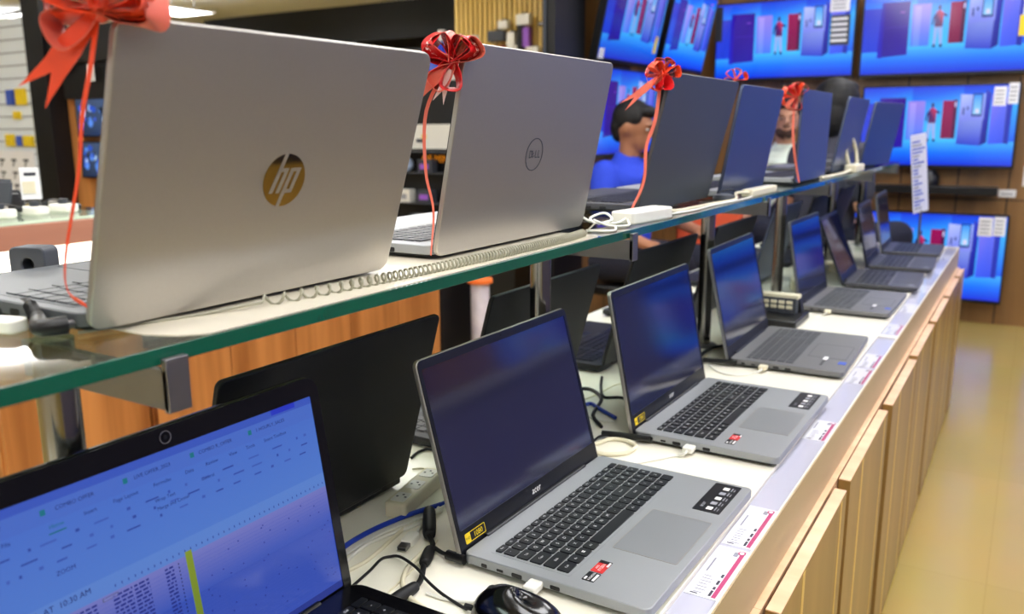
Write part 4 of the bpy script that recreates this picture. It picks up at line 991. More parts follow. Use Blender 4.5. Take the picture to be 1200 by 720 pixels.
# left return wall: sets leaning forward
xL = -1.945
television('television leaning forward on the left side wall, nearest of the upper two', (xL, 4.36, O+.335), .76, .46, rz=PI/2, tilt=12, dim=.8, tags=((.02, .03, .07, .11, 'paper'), (.90, .18, .05, .2, 'yellow')))
television('television leaning forward on the left side wall, next to the far corner', (xL, 5.19, O+.345), .72, .47, rz=PI/2, tilt=12, dim=.9)
television('television on the left side wall behind the man in the blue shirt', (xL-.01, 4.38, O-.150), .78, .46, rz=PI/2, tilt=4, dim=.9)
television('lower television on the left side wall near the far corner', (xL-.01, 5.25, O-.150), .70, .46, rz=PI/2, tilt=4, dim=.8)
t = thing('reflection_panel', 'unseen wide blue glowing panel added high on the far wall for reflections', 'screen', (2.3, YW-.06, O+.66))  # unseen glowing panel added to put blue into the laptop screen reflections
mb = MB(); mb.box(-2.05, 2.05, 0, .06, 0, .66); mb.build('housing', 'black_pl', t)
mb = MB(); 
for i in range(4):
    x0, x1 = -2.02+i*1.01, -2.02+(i+1)*1.01
    mb.poly([(x0, -.003, .03), (x1, -.003, .03), (x1, -.003, .63), (x0, -.003, .63)], 0, [rgb(20, 90, 235), rgb(50, 150, 250), rgb(24, 60, 215), rgb(30, 50, 200)])
mb.build('screen', 'tv', t, smooth=1)
t = thing('reflection_panel', 'unseen blue and mauve glowing panel added on the side wall for reflections', 'screen', (4.34, 3.3, O-.70), -PI/2)  # second unseen panel, its colour bands made for the laptop screen reflections
mb = MB(); mb.box(-2.45, 2.45, 0, .06, 0, 2.2); mb.build('housing', 'black_pl', t)
mb = MB(); 
for i in range(4):
    x0, x1 = -2.4+i*1.2, -2.4+(i+1)*1.2
    for z0_, z1_, ca, cb in ((.03, .45, (20, 40, 110), (70, 76, 130)), (.45, 1.0, (70, 76, 130), (96, 92, 130)), (1.0, 1.4, (96, 92, 130), (40, 80, 190)), (1.4, 2.17, (40, 80, 190), (24, 60, 220))):
        mb.poly([(x0, -.003, z0_), (x1, -.003, z0_), (x1, -.003, z1_), (x0, -.003, z1_)], 0, [rgb(*ca), rgb(*ca), rgb(*cb), rgb(*cb)])
mb.build('screen', 'tv', t, smooth=1)
t = thing('reflection_counter', 'unseen mauve grey counter added across the aisle for reflections', 'counter', (1.35, 2.2, 0))  # unseen counter added to be mirrored in the lid badge and screens
mb = MB(); mb.box(-.40, .40, -2.4, 2.4, .34, .88); mb.build('cabinet', 'aisle_front', t)
mb = MB(); mb.box(-.39, .39, -2.39, 2.39, 0, .34); mb.build('plinth', 'navy', t)
mb = MB(); mb.box(-.43, .43, -2.43, 2.43, .88, .92); mb.build('top', 'greyink', t)
# wall shelf with a small dome and tags
t = thing('wall_shelf', 'long black wall shelf under the middle television', 'shelf', (-.515, YW-.09, O-.395))
mb = MB(); mb.box(-.335, .335, -.08, .088, 0, .045); mb.build('board', 'black_pl', t, bevel=.003)
mb = MB(); mb.lathe([(.0, .10), (.03, .095), (.055, .06), (.06, .02), (.06, 0), (0, 0)]); o = mb.build('soundbar_dome', 'black_pl', loc=(-.55, YW-.09, O-.350), smooth=60); tag(o, 'small black dome standing on the black wall shelf', 'speaker')
mb = MB(); mb.box(-.045, .045, -.004, 0, 0, .045); mb.box(-.030, .030, -.005, -.004, .014, .022, 1); o = mb.build('shelf_label', ['paper', 'greyink'], loc=(-.132, YW-.001, O-.412)); tag(o, 'small white label on the wood wall at the right end of the black wall shelf', 'label')
mb = MB(); mb.box(-.03, .03, -.004, 0, 0, .13); mb.box(-.03, .03, -.006, -.004, .12, .135, 1); o = mb.build('wall_notice', ['paper', 'red'], loc=(-.030, YW-.001, O-.345)); tag(o, 'upright white notice on the wood wall at the right picture edge', 'notice')

# ------------------------------------------------------------------ second island on the left with a lit band
IX = -2.0
t = thing('display_island', 'wooden counter at the left edge with a lit white band and a reddish wood rim', 'counter', (-2.45, 1.20, 0))
mb = MB(); mb.box(-.45, .45, -.22, .17, 0, O-.352); mb.build('cabinet', 'wood_orange', t)
mb = MB(); mb.box(.45, .466, -.215, .165, .02, O-.360); mb.build('door', 'wood_orange', t, bevel=.001)
mb = MB(); mb.box(-.44, .455, -.215, .165, O-.352, O-.268); mb.build('light_band', 'strip_light', t)
mb = MB(); mb.box(-.47, .47, -.25, .20, O-.268, O-.212); mb.build('rim', 'wood_red', t, bevel=.002)
mb = MB(); mb.box(-.465, .465, -.245, .195, O-.212, O-.204); mb.build('glass_top', 'glass', t)
mb = MB(); mb.box(-.45, .45, -.23, .18, O-.2125, O-.2118); mb.build('inlay', 'worktop', t)
t = thing('wooden_cabinet_row', 'low orange brown cabinet row seen under the glass shelf', 'cabinet', (-2.45, 2.06, 0))
mb = MB(); mb.box(-.45, .43, -.66, .66, 0, O-.58); mb.build('carcass', 'wood_orange', t)
for k in range(5):
    mb = MB(); y0 = -.66+k*.264; mb.box(.43, .450, y0+.002, y0+.262, .02, O-.585); mb.build('door', 'wood_orange', t, bevel=.001)
mb = MB(); mb.box(-.46, .45, -.665, .665, O-.58, O-.56); mb.build('top', 'black_wall', t)
zt = O-.204
def gadget(label, x, y, rz, kind):
    t = thing('display_gadget', label, 'gadget', (x, y, zt), rz, 'small gadgets on the left counter')
    if kind == 0:
        mb = MB(); mb.prism([(-.03, 0), (.03, 0), (.012, .045), (-.012, .045)], -.025, .025, 'y'); mb.build('stand', 'black_pl', t, bevel=.003)
        mb = MB(); mb.box(-.028, .028, -.036, -.028, .004, .07); mb.build('panel', 'dark_grey', t, bevel=.002, rot=(math.radians(-14), 0, 0))
    elif kind == 1:
        mb = MB(); mb.prism(rrect(-.035, .035, -.02, .02, .012), 0, .022, 'z'); mb.build('case', 'white_pl', t, bevel=.006, seg=3)
        mb = MB(); mb.lathe([(0, .022), (.01, .022), (.012, .034), (0, .036)]); mb.build('knob', 'dark_grey', t)
    else:
        mb = MB(); mb.tube([(-.05, 0, .006), (-.02, .03, .02), (.02, -.02, .018), (.05, .02, .006)], .008); mb.build('strap', 'black_pl', t)
        mb = MB(); mb.prism(rrect(-.018, .018, -.015, .015, .005), .012, .024, 'z'); mb.build('dial', 'silver', t, bevel=.002)
gp = [(-2.12, 1.02, .2, 0, 'black gadget on a sloping stand at the left edge of the left counter'), (-2.10, 1.10, .6, 1, 'white gadget case on the left counter rim'), (-2.16, 1.15, 1.0, 2, 'black strap gadget on the left counter below the card stand'),
      (-2.28, 1.22, .4, 0, 'black gadget stand on the left counter behind the card stand'), (-2.11, 1.19, .1, 1, 'white gadget case on the left counter left of the red ribbon'), (-2.20, 1.30, .9, 2, 'black strap gadget on the left counter right of the card stand'),
      (-2.12, 1.27, .3, 1, 'white gadget case on the left counter right beside the red ribbon'), (-2.42, 1.30, .2, 0, 'black gadget stand at the back of the left counter'), (-2.30, 1.06, .2, 1, 'white gadget case at the back left of the left counter')]
for a in gp: gadget(a[4], a[0], a[1], a[2], a[3])
t = thing('card_easel', 'small white card on a wire easel on the left counter', 'sign', (-2.16, 1.215, zt), math.radians(60))
mb = MB(); mb.box(-.022, .022, -.002, .002, .035, .115); mb.box(-.018, .010, -.0035, -.002, .05, .08, 1); mb.box(-.012, .014, -.0035, -.002, .095, .102, 2); mb.build('card', ['paper', 'cream_pl', 'ink'], t)
for sx in (-1, 1):
    mb = MB(); mb.tube([(sx*.014, 0, .06), (sx*.020, .004, 0)], .0016, smooth=False); mb.build('leg', 'steel', t)

# ------------------------------------------------------------------ fixtures along the left background
t = thing('slat_display_panel', 'tall white slatted display panel at the left picture edge with yellow packs and posters', 'display panel', (-6.35, 3.3, 0))
mb = MB(); mb.box(-.68, .68, -.05, .08, .0, O-.44); 
pb = MB(); pb.box(-.68, .68, -.03, .08, O-.46, O+.72)
for k in range(14): pb.box(-.68, .68, -.036, -.029, O-.40+k*.082, O-.392+k*.082, 1)
mb.build('plinth', 'black_wall', t); pn = pb.build('panel', ['white_wall', 'greyink'], t)
for x, z, w, h, m in ((.50, .0, .17, .13, 'white_pl'),):
    pass
for i, (x, z, w, h, m) in enumerate(((.57, .17, .10, .105, 'yellow'), (.45, .17, .08, .10, 'blueink'), (.50, .08, .06, .05, 'yellow'), (.60, -.10, .10, .07, 'yellow'), (.50, -.10, .06, .07, 'blueink'), (.38, -.10, .08, .08, 'yellow'))):
    q = MB(); q.box(x-w/2, x+w/2, -.055, -.030, O+z, O+z+h); q.box(x-.008, x+.008, -.056, -.054, O+z+h, O+z+h+.015, 1); o = q.build('product_pack', [m, 'white_pl'], None, bevel=.002)
    recentre(o, (x, 0, O+z)); o.location = (-6.35+x, 3.3, O+z)
    tag(o, '%s product pack hanging on the white slatted panel, %s' % (('yellow', 'blue', 'yellow', 'yellow', 'blue', 'yellow')[i], ('upper row, right one', 'upper row, left one', 'small one under the upper row', 'lower row, right one', 'lower row, middle one', 'lower row, left one')[i]), 'product pack', 'packs on the white slatted panel')
q = MB(); q.box(-.30, .30, -.045, -.036, 0, .27)
for r_ in range(3):
    for c_ in range(4):
        q.box(-.26+c_*.145, -.20+c_*.145, -.047, -.0445, .20-r_*.085, .215-r_*.085, 1); q.prism([(-.235+c_*.145, .20-r_*.085), (-.222+c_*.145, .20-r_*.085), (-.24+c_*.145, .165-r_*.085), (-.252+c_*.145, .165-r_*.085)], -.047, -.0445, 'y', 1)
o = q.build('poster', ['paper', 'ink'], loc=(-6.35+.34, 3.3, O-.40)); tag(o, 'white poster with rows of dark marks on the slatted panel', 'poster')
mb = MB(); mb.box(-.12, .08, -.06, .12, 0, CE-.35); o = mb.build('black_pillar', 'black_wall', loc=(-5.55, 3.32, 0)); tag(o, 'black pillar between the white slatted panel and the wooden television stand', 'pillar')
t = thing('television_wall_unit', 'wooden display unit with a black header holding two small televisions, far left', 'display unit', (-4.75, 3.42, 0))
mb = MB(); mb.box(-.71, .25, -.04, .10, 0, O+.46); mb.build('back_panel', 'wood_orange', t)
mb = MB(); mb.box(-.71, .25, -.14, .10, O+.42, O+.63); mb.box(-.64, .25, -.10, -.035, O+.20, O+.42); mb.build('header', 'black_wall', t)
mb = MB(); mb.box(-.60, -.52, -.145, -.139, O+.37, O+.41); mb.box(-.30, -.24, -.145, -.139, O+.30, O+.40); mb.build('label_card', 'paper', t)
def flower_tv(label, loc, w, h, seed):
    t = thing('television', label, 'television', loc); t['group'] = 'small televisions on the wooden unit'
    mb = MB(); mb.prism(rrect(-w/2, w/2, 0, h, .005), -.012, .02, 'y'); mb.build('housing', 'black_pl', t)
    mb = MB(); rnd = random.Random(seed)
    mb.poly([(-w/2+.01, -.0125, .01), (w/2-.01, -.0125, .01), (w/2-.01, -.0125, h-.01), (-w/2+.01, -.0125, h-.01)], 0, [rgb(30, 40, 60), rgb(50, 80, 150), rgb(90, 120, 170), rgb(60, 70, 90)])
    for k in range(60):
        x, z, r = rnd.uniform(-w/2+.04, w/2-.04), rnd.uniform(.04, h-.04), rnd.uniform(.012, .03)
        c = rnd.choice(((40, 80, 190), (90, 140, 230), (170, 200, 240), (20, 28, 40), (24, 40, 60), (60, 90, 200)))
        mb.poly([(x+r*math.cos(a)*rnd.uniform(.7, 1.2), -.0127-.0001*k, z+r*math.sin(a)*rnd.uniform(.7, 1.2)) for a in [2*PI*i/7 for i in range(7)]], 0, rgb(*c))
    mb.build('screen', 'tv', t, smooth=1)
flower_tv('small television with a blue and white flower picture, upper one of the pair', (-4.83, 3.35, O-.04), .98, .245, 1)
flower_tv('small television with a blue and white flower picture, lower one of the pair', (-4.83, 3.35, O-.30), .98, .235, 2)
# track lights in the ceiling
t = thing('light_track', 'thin black light track under the pale ceiling at upper left', 'light track', (-10.9, 6.6, CE))
mb = MB(); mb.box(-2.0, 1.2, -.03, .03, -.10, -.06); mb.build('rail', 'black_pl', t)
for x in (-1.8, 0, 1.0): 
    mb = MB(); mb.cyl((x, 0, -.06), .01, .06, n=10); mb.build('hanger', 'black_pl', t)
for i, (x, lb) in enumerate(((-11.55, 'leftmost'), (-11.15, 'second'), (-10.75, 'third'), (-10.40, 'fourth'), (-10.15, 'rightmost'))):
    t = thing('spot_lamp', 'white spot lamp on the black track, %s from the left' % lb if i in (1, 2, 3) else 'white spot lamp hanging from the black track, %s' % lb, 'spot lamp', (x, 6.6, CE-.10), .3*i, 'spot lamps on the black track')
    mb = MB(); mb.cyl((0, 0, -.07), .012, .07, n=10); mb.build('arm', 'white_pl', t)
    mb = MB(); mb.lathe([(0, 0), (.05, 0), (.06, -.15), (.0, -.15)], n=20); h_ = mb.build('lamp_head', 'white_pl', t, loc=(0, 0, -.06), rot=(.7, .2, 0))
    mb = MB(); mb.cyl((0, 0, -.156), .052, .004, n=20); mb.build('lamp_face', 'spot', h_)

# yellow slatted panel with hanging accessories
t = thing('slatted_panel', 'panel of upright yellow wooden slats behind the second silver shelf laptop', 'slatted panel', (-4.0, 6.6, 0), 0)
mb = MB(); mb.box(-.60, .62, 0, .05, 0, CE-.02); mb.build('backing', 'black_wall', t)
for k in range(24):
    mb = MB(); mb.box(-.59+k*.0505, -.59+k*.0505+.032, -.030, 0, .02, CE-.04); mb.build('slat', 'slat', t)
acc = [(-4.03, .84, .10, .07, 'white_pl', 'white boxed accessory hanging on the yellow slats, top centre'), (-4.10, .74, .17, .09, 'dark_grey', 'dark grey boxed accessory hanging on the yellow slats'), (-3.83, .86, .13, .09, 'white_pl', 'white boxed accessory hanging on the yellow slats, right of centre'),
       (-3.95, .66, .08, .15, 'white_pl', 'tall white pack hanging on the yellow slats'), (-3.86, .66, .05, .20, 'black_pl', 'narrow black pack hanging on the yellow slats'), (-3.80, .68, .06, .16, 'violet', 'violet pack hanging on the yellow slats'),
       (-3.74, .62, .12, .06, 'white_pl', 'low white pack at the bottom of the yellow slats'), (-4.04, .62, .05, .08, 'red', 'small red pack at the bottom of the yellow slats'), (-3.91, .60, .05, .10, 'white_pl', 'small white pack at the bottom of the yellow slats')]
for x, z, w, h, m, lb in acc:
    t = thing('accessory_pack', lb, 'product pack', (x, 6.50, O+z), 0, 'packs hanging on the yellow slats')
    mb = MB(); mb.prism(rrect(-w/2, w/2, 0, h, .01), -.03, .03, 'y'); mb.build('box', m, t, bevel=.004)
    mb = MB(); mb.tube([(0, .07, h+.012), (0, -.02, h+.012), (0, -.03, h-.005)], .005, smooth=False); mb.build('hook', 'steel', t)
t = thing('door_handle_bar', 'short horizontal silver bar on the right of the yellow slats', 'handle', (-3.60, 6.52, O+.86))
mb = MB(); mb.cyl((-.10, 0, 0), .022, .20, axis='x', n=16); mb.build('grip', 'chrome', t, bevel=.004)
mb = MB(); mb.cyl((-.07, 0, 0), .010, .06, axis='y', n=10); mb.cyl((.07, 0, 0), .010, .06, axis='y', n=10); mb.build('mount', 'steel', t)

# dark shelf unit seen in the gap between the silver lids
t = thing('dark_display_unit', 'black shelf unit with orange lettering and pale shelf edges, seen between the silver lids', 'display unit', (-2.95, 4.05, 0))
mb = MB(); mb.box(-.62, .50, .0, .38, 0, O+.27); mb.build('back_box', 'black_wall', t)
mb = MB(); mb.box(-.20, .115, -.012, 0, O-.112, O+.028); mb.box(-.16, -.10, -.015, -.012, O-.075, O-.055, 1); mb.box(-.12, -.09, -.015, -.012, O-.055, O-.03, 2); mb.build('sign_board', ['white_pl', 'dark_grey', 'yellow'], t)
mb = MB(); text(mb, 'OF MIND', (-.012, -.004, O-.170), (1, 0, 0), (0, 0, 1), .058); mb.build('sign_text', mat('orange_lettering', (236, 150, 30), .5, emit=(236, 140, 20), estr=.5, noise=.02), t)
for z in (-.125, -.245, -.42, -.56):
    mb = MB(); mb.box(-.55, .45, -.10, 0, O+z-.006, O+z); mb.build('shelf_board', 'dark_grey', t)
for x, z, lb, k in ((-.20, -.245, 'round pale blue camera on the black shelf unit', 0), (-.215, -.42, 'white boxed gadget on the black shelf unit, below the round camera', 1), (-.06, -.42, 'dark boxed gadget beside the white one on the black shelf unit', 2), (-.05, -.245, 'dark boxed gadget right of the round pale camera', 2), (-.12, -.56, 'dark boxed gadget on the lowest shelf of the black unit', 2)):
    g = thing('display_gadget', lb, 'gadget', (-2.95+x, 3.99, O+z), 0, 'gadgets on the black shelf unit')
    if k == 0:
        mb = MB(); mb.ell((0, 0, .045), (.04, .04, .042)); mb.build('body', mat('pale_blue_plastic', (170, 190, 220), .4, noise=.02), g); mb = MB(); mb.cyl((0, -.045, .045), .016, .01, axis='y'); mb.build('lens', 'port', g)
    else:
        mb = MB(); mb.prism(rrect(-.05, .05, 0, .075, .006), -.03, .03, 'y'); mb.build('box', 'white_pl' if k == 1 else 'dark_grey', g, bevel=.003)
        mb = MB(); mb.box(-.03, .03, -.032, -.030, .02, .05); mb.build('print', 'greyink' if k == 1 else 'violet', g)
for x, h, m, cap, lb in ((-2.80, .21, 'red', 'white_pl', 'white capped bottle on top of the black shelf unit, behind the red bow'), (-2.93, .17, 'white_pl', 'blueink', 'white bottle with a blue cap on top of the black shelf unit'), (-3.03, .26, 'blue_cloth', 'white_pl', 'tall blue bottle on top of the black shelf unit, beside the silver lid')):
    g = thing('bottle', lb, 'bottle', (x, 4.20, O+.27), 0, 'bottles on the black shelf unit')
    mb = MB(); mb.lathe([(0, 0), (.036, 0), (.038, .01), (.038, h*.72), (.018, h*.85), (.016, h*.9), (0, h*.9)], n=20); mb.build('body', m, g, smooth=50)
    mb = MB(); mb.cyl((0, 0, h*.88), .024, .065, n=18); mb.build('cap', cap, g, bevel=.003)
# far coloured display behind the gap
t = thing('distant_display', 'blurred display stand with blue and beige cards far behind the gap, under the black bulkhead', 'display unit', (-5.4, 8.4, 0))
mb = MB(); mb.box(-1.6, 1.3, 0, .2, 0, O+.95); bb = mb.build('frame', 'black_wall', t)
rnd = random.Random(5)
for k in range(14):
    mb = MB(); x = -1.5+.2*k; mb.box(x, x+.17, -.02, 0, O+rnd.uniform(.35, .5), O+rnd.uniform(.7, .92)); mb.build('card', rnd.choice(['blueink', 'cream_pl', 'blue_cloth', 'yellow', 'greyink', 'white_pl']), t)
# standing display tube and red chair seen under the shelf
t = thing('display_stand', 'round white and violet floor stand with an orange top, under the shelf', 'display stand', (-2.07, 3.12, 0))
mb = MB(); mb.cyl((0, 0, 0), .042, O-.672, n=28); bs = mb.build('drum', mat('violet_white_print', (214, 208, 232), .5, noise=.5, nscale=14), t, smooth=60)
mb = MB(); mb.cyl((0, 0, O-.672), .058, .020, n=28); mb.build('top', mat('orange_plastic', (240, 120, 50), .5, noise=.02), t, bevel=.003)
t = thing('black_bin', 'tall black cabinet beyond the end of the orange brown counter, seen under the shelf', 'cabinet', (-2.38, 3.15, 0))
mb = MB(); mb.prism(rrect(-.24, .20, -.22, .22, .05), 0, O-.50, 'z'); mb.build('body', 'black_pl', t, bevel=.01); mb = MB(); mb.box(-.2, .16, -.23, -.22, .1, .6); mb.build('door', 'black_wall', t)
t = thing('upholstered_chair', 'coral upholstered chair seen under the glass shelf on both sides of a post', 'chair', (-1.42, 4.30, 0), PI)
mb = MB(); mb.prism(rrect(-.17, .17, .42, .86, .05), -.035, .035, 'y'); mb.build('backrest', 'coral_cloth', t, bevel=.02, seg=3, loc=(0, .0, 0))
mb = MB(); mb.prism(rrect(-.17, .17, .0, .32, .04), .38, .45, 'z'); mb.build('seat', 'coral_cloth', t, bevel=.02, seg=3)
for sx in (-.14, .14):
    for sy in (.03, .29):
        mb = MB(); mb.cyl((sx, sy, 0), .016, .38, n=12, r2=.02); mb.build('leg', 'steel', t)

# ------------------------------------------------------------------ people, seated
def fuse(o, voxel=.008, it=4):
    r = o.modifiers.new('fuse', 'REMESH'); r.mode = 'VOXEL'; r.voxel_size = voxel; r.use_smooth_shade = True
    s = o.modifiers.new('soften', 'SMOOTH'); s.iterations = it; s.factor = .5
def limb(mb, pts, radii):
    n = len(pts)
    for p, r in zip(pts, radii): mb.ell(p, (r, r, r), n=12)
    for i in range(n-1):
        a, b = radii[i], radii[i+1]; mb.tube([pts[i], pts[i+1]], (lambda q, a=a, b=b: a+(b-a)*q), n=14, smooth=False)
def seated(label, loc, rz, seat, skin, top, legs, hair='short', beard=False, look=0.0, turn=0.0, arms=None, lean=0.05, badge=False, strap=False):
    t = thing('person', label, 'person', (loc[0], loc[1], 0), rz)
    hz = seat+.105
    hip = Vector((0, 0, hz)); ch = Vector((lean*.55, 0, hz+.28)); sh = Vector((lean*.9, 0, hz+.43)); nk = Vector((lean+.015, 0, hz+.51)); hd = Vector((lean+.035, 0, hz+.645))
    arms = arms or {1: ((.05, .25, hz+.18), (.27, .20, hz+.10)), -1: ((.05, -.25, hz+.18), (.27, -.20, hz+.10))}
    b = MB()
    b.tube([hip, ch, sh], lambda q: .12, n=16)
    b.ell(sh+Vector((0, 0, -.03)), (.09, .17, .08)); limb(b, [sh+Vector((0, 0, .03)), nk, hd+Vector((-.01, 0, -.05))], [.06, .052, .055])
    RH = Matrix.Translation(hd) @ Matrix.Rotation(turn, 4, 'Z') @ Matrix.Rotation(look, 4, 'Y')
    b.ell((-.005, 0, .015), (.096, .075, .100), n=24, T=RH); b.ell((.030, 0, -.040), (.062, .056, .070), n=20, T=RH)
    b.ell((.062, 0, -.078), (.026, .030, .026), n=16, T=RH)                      # chin
    b.ell((.088, 0, .035), (.016, .050, .012), n=16, T=RH)                       # brow
    limb_pts = [Vector((.090, 0, .028)), Vector((.108, 0, -.008))]
    b.tube([RH @ p for p in limb_pts], lambda q: .008+.006*q, n=10, smooth=False); b.ell((.106, 0, -.012), (.013, .016, .011), n=12, T=RH)   # nose
    b.ell((.088, 0, -.040), (.012, .024, .006), n=12, T=RH); b.ell((.086, 0, -.052), (.012, .020, .007), n=12, T=RH)                          # lips
    for sy in (-1, 1): b.ell((-.005, sy*.076, -.005), (.020, .010, .031), n=12, T=RH)
    for sy, (el, wr) in arms.items():
        el, wr = Vector(el), Vector(wr); s0 = sh+Vector((0, sy*.175, 0)); limb(b, [s0, el, wr], [.050, .040, .027])
        d = (wr-el).normalized(); side = d.cross(Vector((0, 0, 1))).normalized(); up = side.cross(d)
        pc = wr+d*.045; b.tube([wr, wr+d*.035, wr+d*.075], lambda q: .026+.008*math.sin(PI*q), n=12)
        b.ell(tuple(pc), (.034, .034, .022), n=12)
        for k in range(4):
            o_ = side*((k-1.5)*.019); L_ = (.062, .072, .068, .052)[k]
            p0 = wr+d*.070+o_; p1 = p0+d*L_*.5-up*.004; p2 = p1+d*L_*.3-up*.014; p3 = p2+d*L_*.2-up*.014; limb(b, [p0, p1, p2, p3], [.0095, .009, .008, .007])
        th = wr+d*.025-side*sy*-.028; limb(b, [wr+d*.02, th+d*.02, th+d*.048-side*sy*-.006], [.013, .0105, .009])
    lg = {}
    for sy in (-1, 1):
        kn = Vector((.43, sy*.12, hz+.02)); an = Vector((.40, sy*.12, .09)); lg[sy] = (kn, an)
        limb(b, [hip+Vector((0, sy*.09, 0)), kn, an], [.085, .06, .042]); limb(b, [an, an+Vector((.05, 0, -.045)), an+Vector((.15, 0, -.055))], [.042, .036, .03])
    body = b.build('body', skin, t); fuse(body, .009, 3)
    # eyes, brows
    for sy in (-1, 1):
        e = MB(); e.ell((.0840, sy*.030, .012), (.0085, .0115, .0050), n=12, T=RH); e.build('eye', 'eye', body)
        e = MB(); e.ell((.0925, sy*.030, .012), (.0035, .0055, .0055), n=10, T=RH); e.build('iris', 'hair', body)
        e = MB(); e.ell((.096, sy*.031, .034), (.006, .021, .0045), n=12, T=RH); e.build('eyebrow', 'hair', body)
    # clothes
    c = MB(); c.tube([hip+Vector((-.01, 0, -.06)), hip.lerp(ch, .5), ch, sh], lambda q: .150-.008*q, n=22); c.ell(sh+Vector((0, 0, -.035)), (.115, .195, .095), n=22)
    c.ell(ch, (.130, .175, .20), n=22)
    limb(c, [sh+Vector((0, 0, .02)), sh+Vector((.0, 0, .055))], [.085, .068])
    for sy, (el, wr) in arms.items():
        s0 = sh+Vector((0, sy*.165, -.005)); el = Vector(el); e2 = s0.lerp(el, .72); limb(c, [s0, e2], [.073, .062])
    shirt = c.build('shirt', top, t); fuse(shirt, .011, 5)
    c = MB(); limb(c, [nk+Vector((-.012, 0, -.045)), nk+Vector((-.004, 0, -.022))], [.066, .060]); col_ = c.build('collar', top, shirt); fuse(col_, .008, 2)
    if badge:
        q = MB(); q.ell((-.130, -.02, hz+.33), (.012, .045, .014), n=12); q.build('back_print', 'white_pl', shirt, label='white print on the back')
        q = MB(); s0 = sh+Vector((0, -.165, 0)); el = Vector(arms[-1][0]); p = s0.lerp(el, .55); q.ell((p.x+.01, p.y-.058, p.z), (.024, .010, .011), n=12); q.build('sleeve_print', 'white_pl', shirt, label='white print on the sleeve')
    if strap:
        q = MB(); q.tube([(.11, .16, hz+.40), (.150, .08, hz+.28), (.165, -.04, hz+.12), (.150, -.16, hz-.03)], .035, n=12); q.build('strap', 'dark_cloth', t, label='dark strap across the chest')
    c = MB()
    c.ell(hip, (.13, .16, .11), n=20)
    for sy in (-1, 1):
        kn, an = lg[sy]; limb(c, [hip+Vector((0, sy*.09, 0)), kn, an+Vector((0, 0, .03))], [.105, .078, .062])
    tr = c.build('trousers', legs, t); fuse(tr, .012, 4)
    for sy in (-1, 1):
        an = lg[sy][1]; q = MB(); q.ell((an.x+.07, an.y, .045), (.135, .05, .045), n=18); q.box(an.x-.06, an.x+.20, an.y-.045, an.y+.045, 0, .018); s_ = q.build('shoe', 'black_pl', t); 
    # hair
    h = MB()
    if hair == 'short':
        h.ell((-.022, 0, .040), (.096, .083, .093), n=24, T=RH); h.ell((.045, 0, .090), (.052, .060, .030), n=20, T=RH); h.ell((-.055, 0, -.035), (.043, .060, .055), n=16, T=RH); h.ell((-.062, 0, -.004), (.050, .068, .074), n=20, T=RH)
        for sy in (-1, 1): h.ell((.026, sy*.066, .052), (.028, .013, .030), n=12, T=RH)
    else:
        h.ell((-.022, 0, .035), (.118, .108, .118), n=24, T=RH); h.ell((-.075, 0, -.03), (.072, .098, .110), n=20, T=RH); h.ell((.02, 0, .10), (.075, .080, .04), n=20, T=RH)
    hh = h.build('hair', 'hair', body); fuse(hh, .006, 1)
    if beard:
        g = MB(); g.ell((.046, 0, -.064), (.049, .058, .042), n=20, T=RH); g.ell((.092, 0, -.031), (.010, .028, .006), n=12, T=RH); bb = g.build('beard', 'beard', body); fuse(bb, .006, 2)
    # stool
    st = thing('stool', 'round black stool under the person %s' % ('in the royal blue polo shirt' if badge else 'with a beard and pale shirt' if beard else 'seen from behind'), 'stool', (loc[0], loc[1], 0), rz, 'round stools')
    q = MB(); q.cyl((0, 0, seat-.055), .17, .05, n=28); q.build('seat', 'black_pl', st, bevel=.012, seg=3)
    q = MB(); q.cyl((0, 0, .02), .025, seat-.075, n=16); q.build('column', 'chrome', st)
    q = MB(); q.lathe([(0, 0), (.19, 0), (.19, .01), (.03, .03), (0, .03)], n=28); q.build('foot_plate', 'steel', st)
    return t
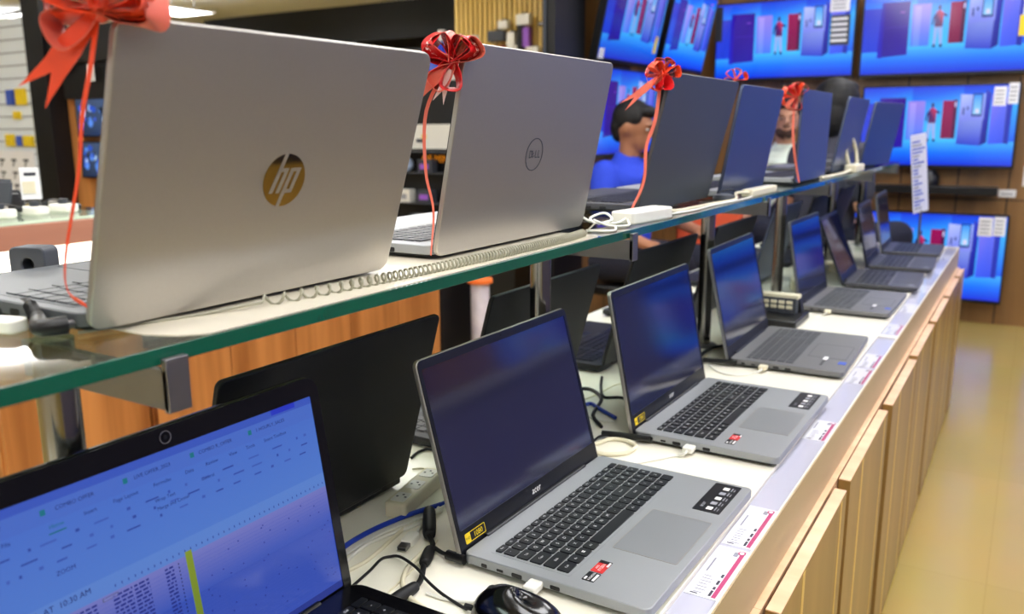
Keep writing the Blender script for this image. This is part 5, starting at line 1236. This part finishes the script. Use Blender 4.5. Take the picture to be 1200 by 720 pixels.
seated('person in a royal blue polo shirt in profile, looking down', (-1.735, 3.88), -.22, .44, 'skin', 'blue_cloth', 'dark_cloth', look=.28, turn=.26, lean=.03,
       arms={1: ((.10, .26, .75), (.33, .17, .70)), -1: ((.075, -.235, .74), (.30, -.19, .66))}, badge=True)
seated('bearded person in a pale shirt with a dark strap, facing the camera', (-1.285, 5.20), math.radians(-74), .48, 'skin2', 'white_cloth', 'dark_cloth', beard=True, look=.08, strap=True)
seated('person with thick black hair and dark clothes seen from behind', (-.875, 4.36), math.radians(62), .52, 'skin2', 'grey_cloth', 'dark_cloth', hair='thick', look=-.05, lean=.03,
       arms={1: ((.02, .21, .82), (.20, .10, .76)), -1: ((.02, -.21, .82), (.20, -.10, .76))})

# ------------------------------------------------------------------ world and camera
w = bpy.data.worlds.new('world'); bpy.context.scene.world = w; w.use_nodes = True
w.node_tree.nodes['Background'].inputs[0].default_value = (1, .97, .92, 1); w.node_tree.nodes['Background'].inputs[1].default_value = .35
cam = bpy.data.cameras.new('camera'); co = bpy.data.objects.new('camera', cam); COL.objects.link(co)
yaw, pitch, roll, F = .5476, .2065, -.0047, 997.03
cy_, sy_ = math.cos(yaw), math.sin(yaw); cp, sp = math.cos(pitch), math.sin(pitch)
fw = Vector((-sy_*cp, cy_*cp, -sp)); rt = Vector((cy_, sy_, 0)); up = rt.cross(fw)
r2 = rt*math.cos(roll)+up*math.sin(roll); u2 = -rt*math.sin(roll)+up*math.cos(roll)
m = Matrix((r2, u2, -fw)).transposed().to_4x4(); m.translation = (0, 0, O); co.matrix_world = m
cam.sensor_width = 36; cam.sensor_fit = 'HORIZONTAL'; cam.lens = F/1200*36; cam.clip_start = .02; cam.clip_end = 60
cam.dof.use_dof = True; cam.dof.focus_distance = 1.0; cam.dof.aperture_fstop = 5.6
sc = bpy.context.scene; sc.camera = co
sc.view_settings.view_transform = 'Standard'; sc.view_settings.look = 'None'; sc.view_settings.gamma = 1; sc.view_settings.use_curve_mapping = False
sc.view_settings.exposure = 0.4
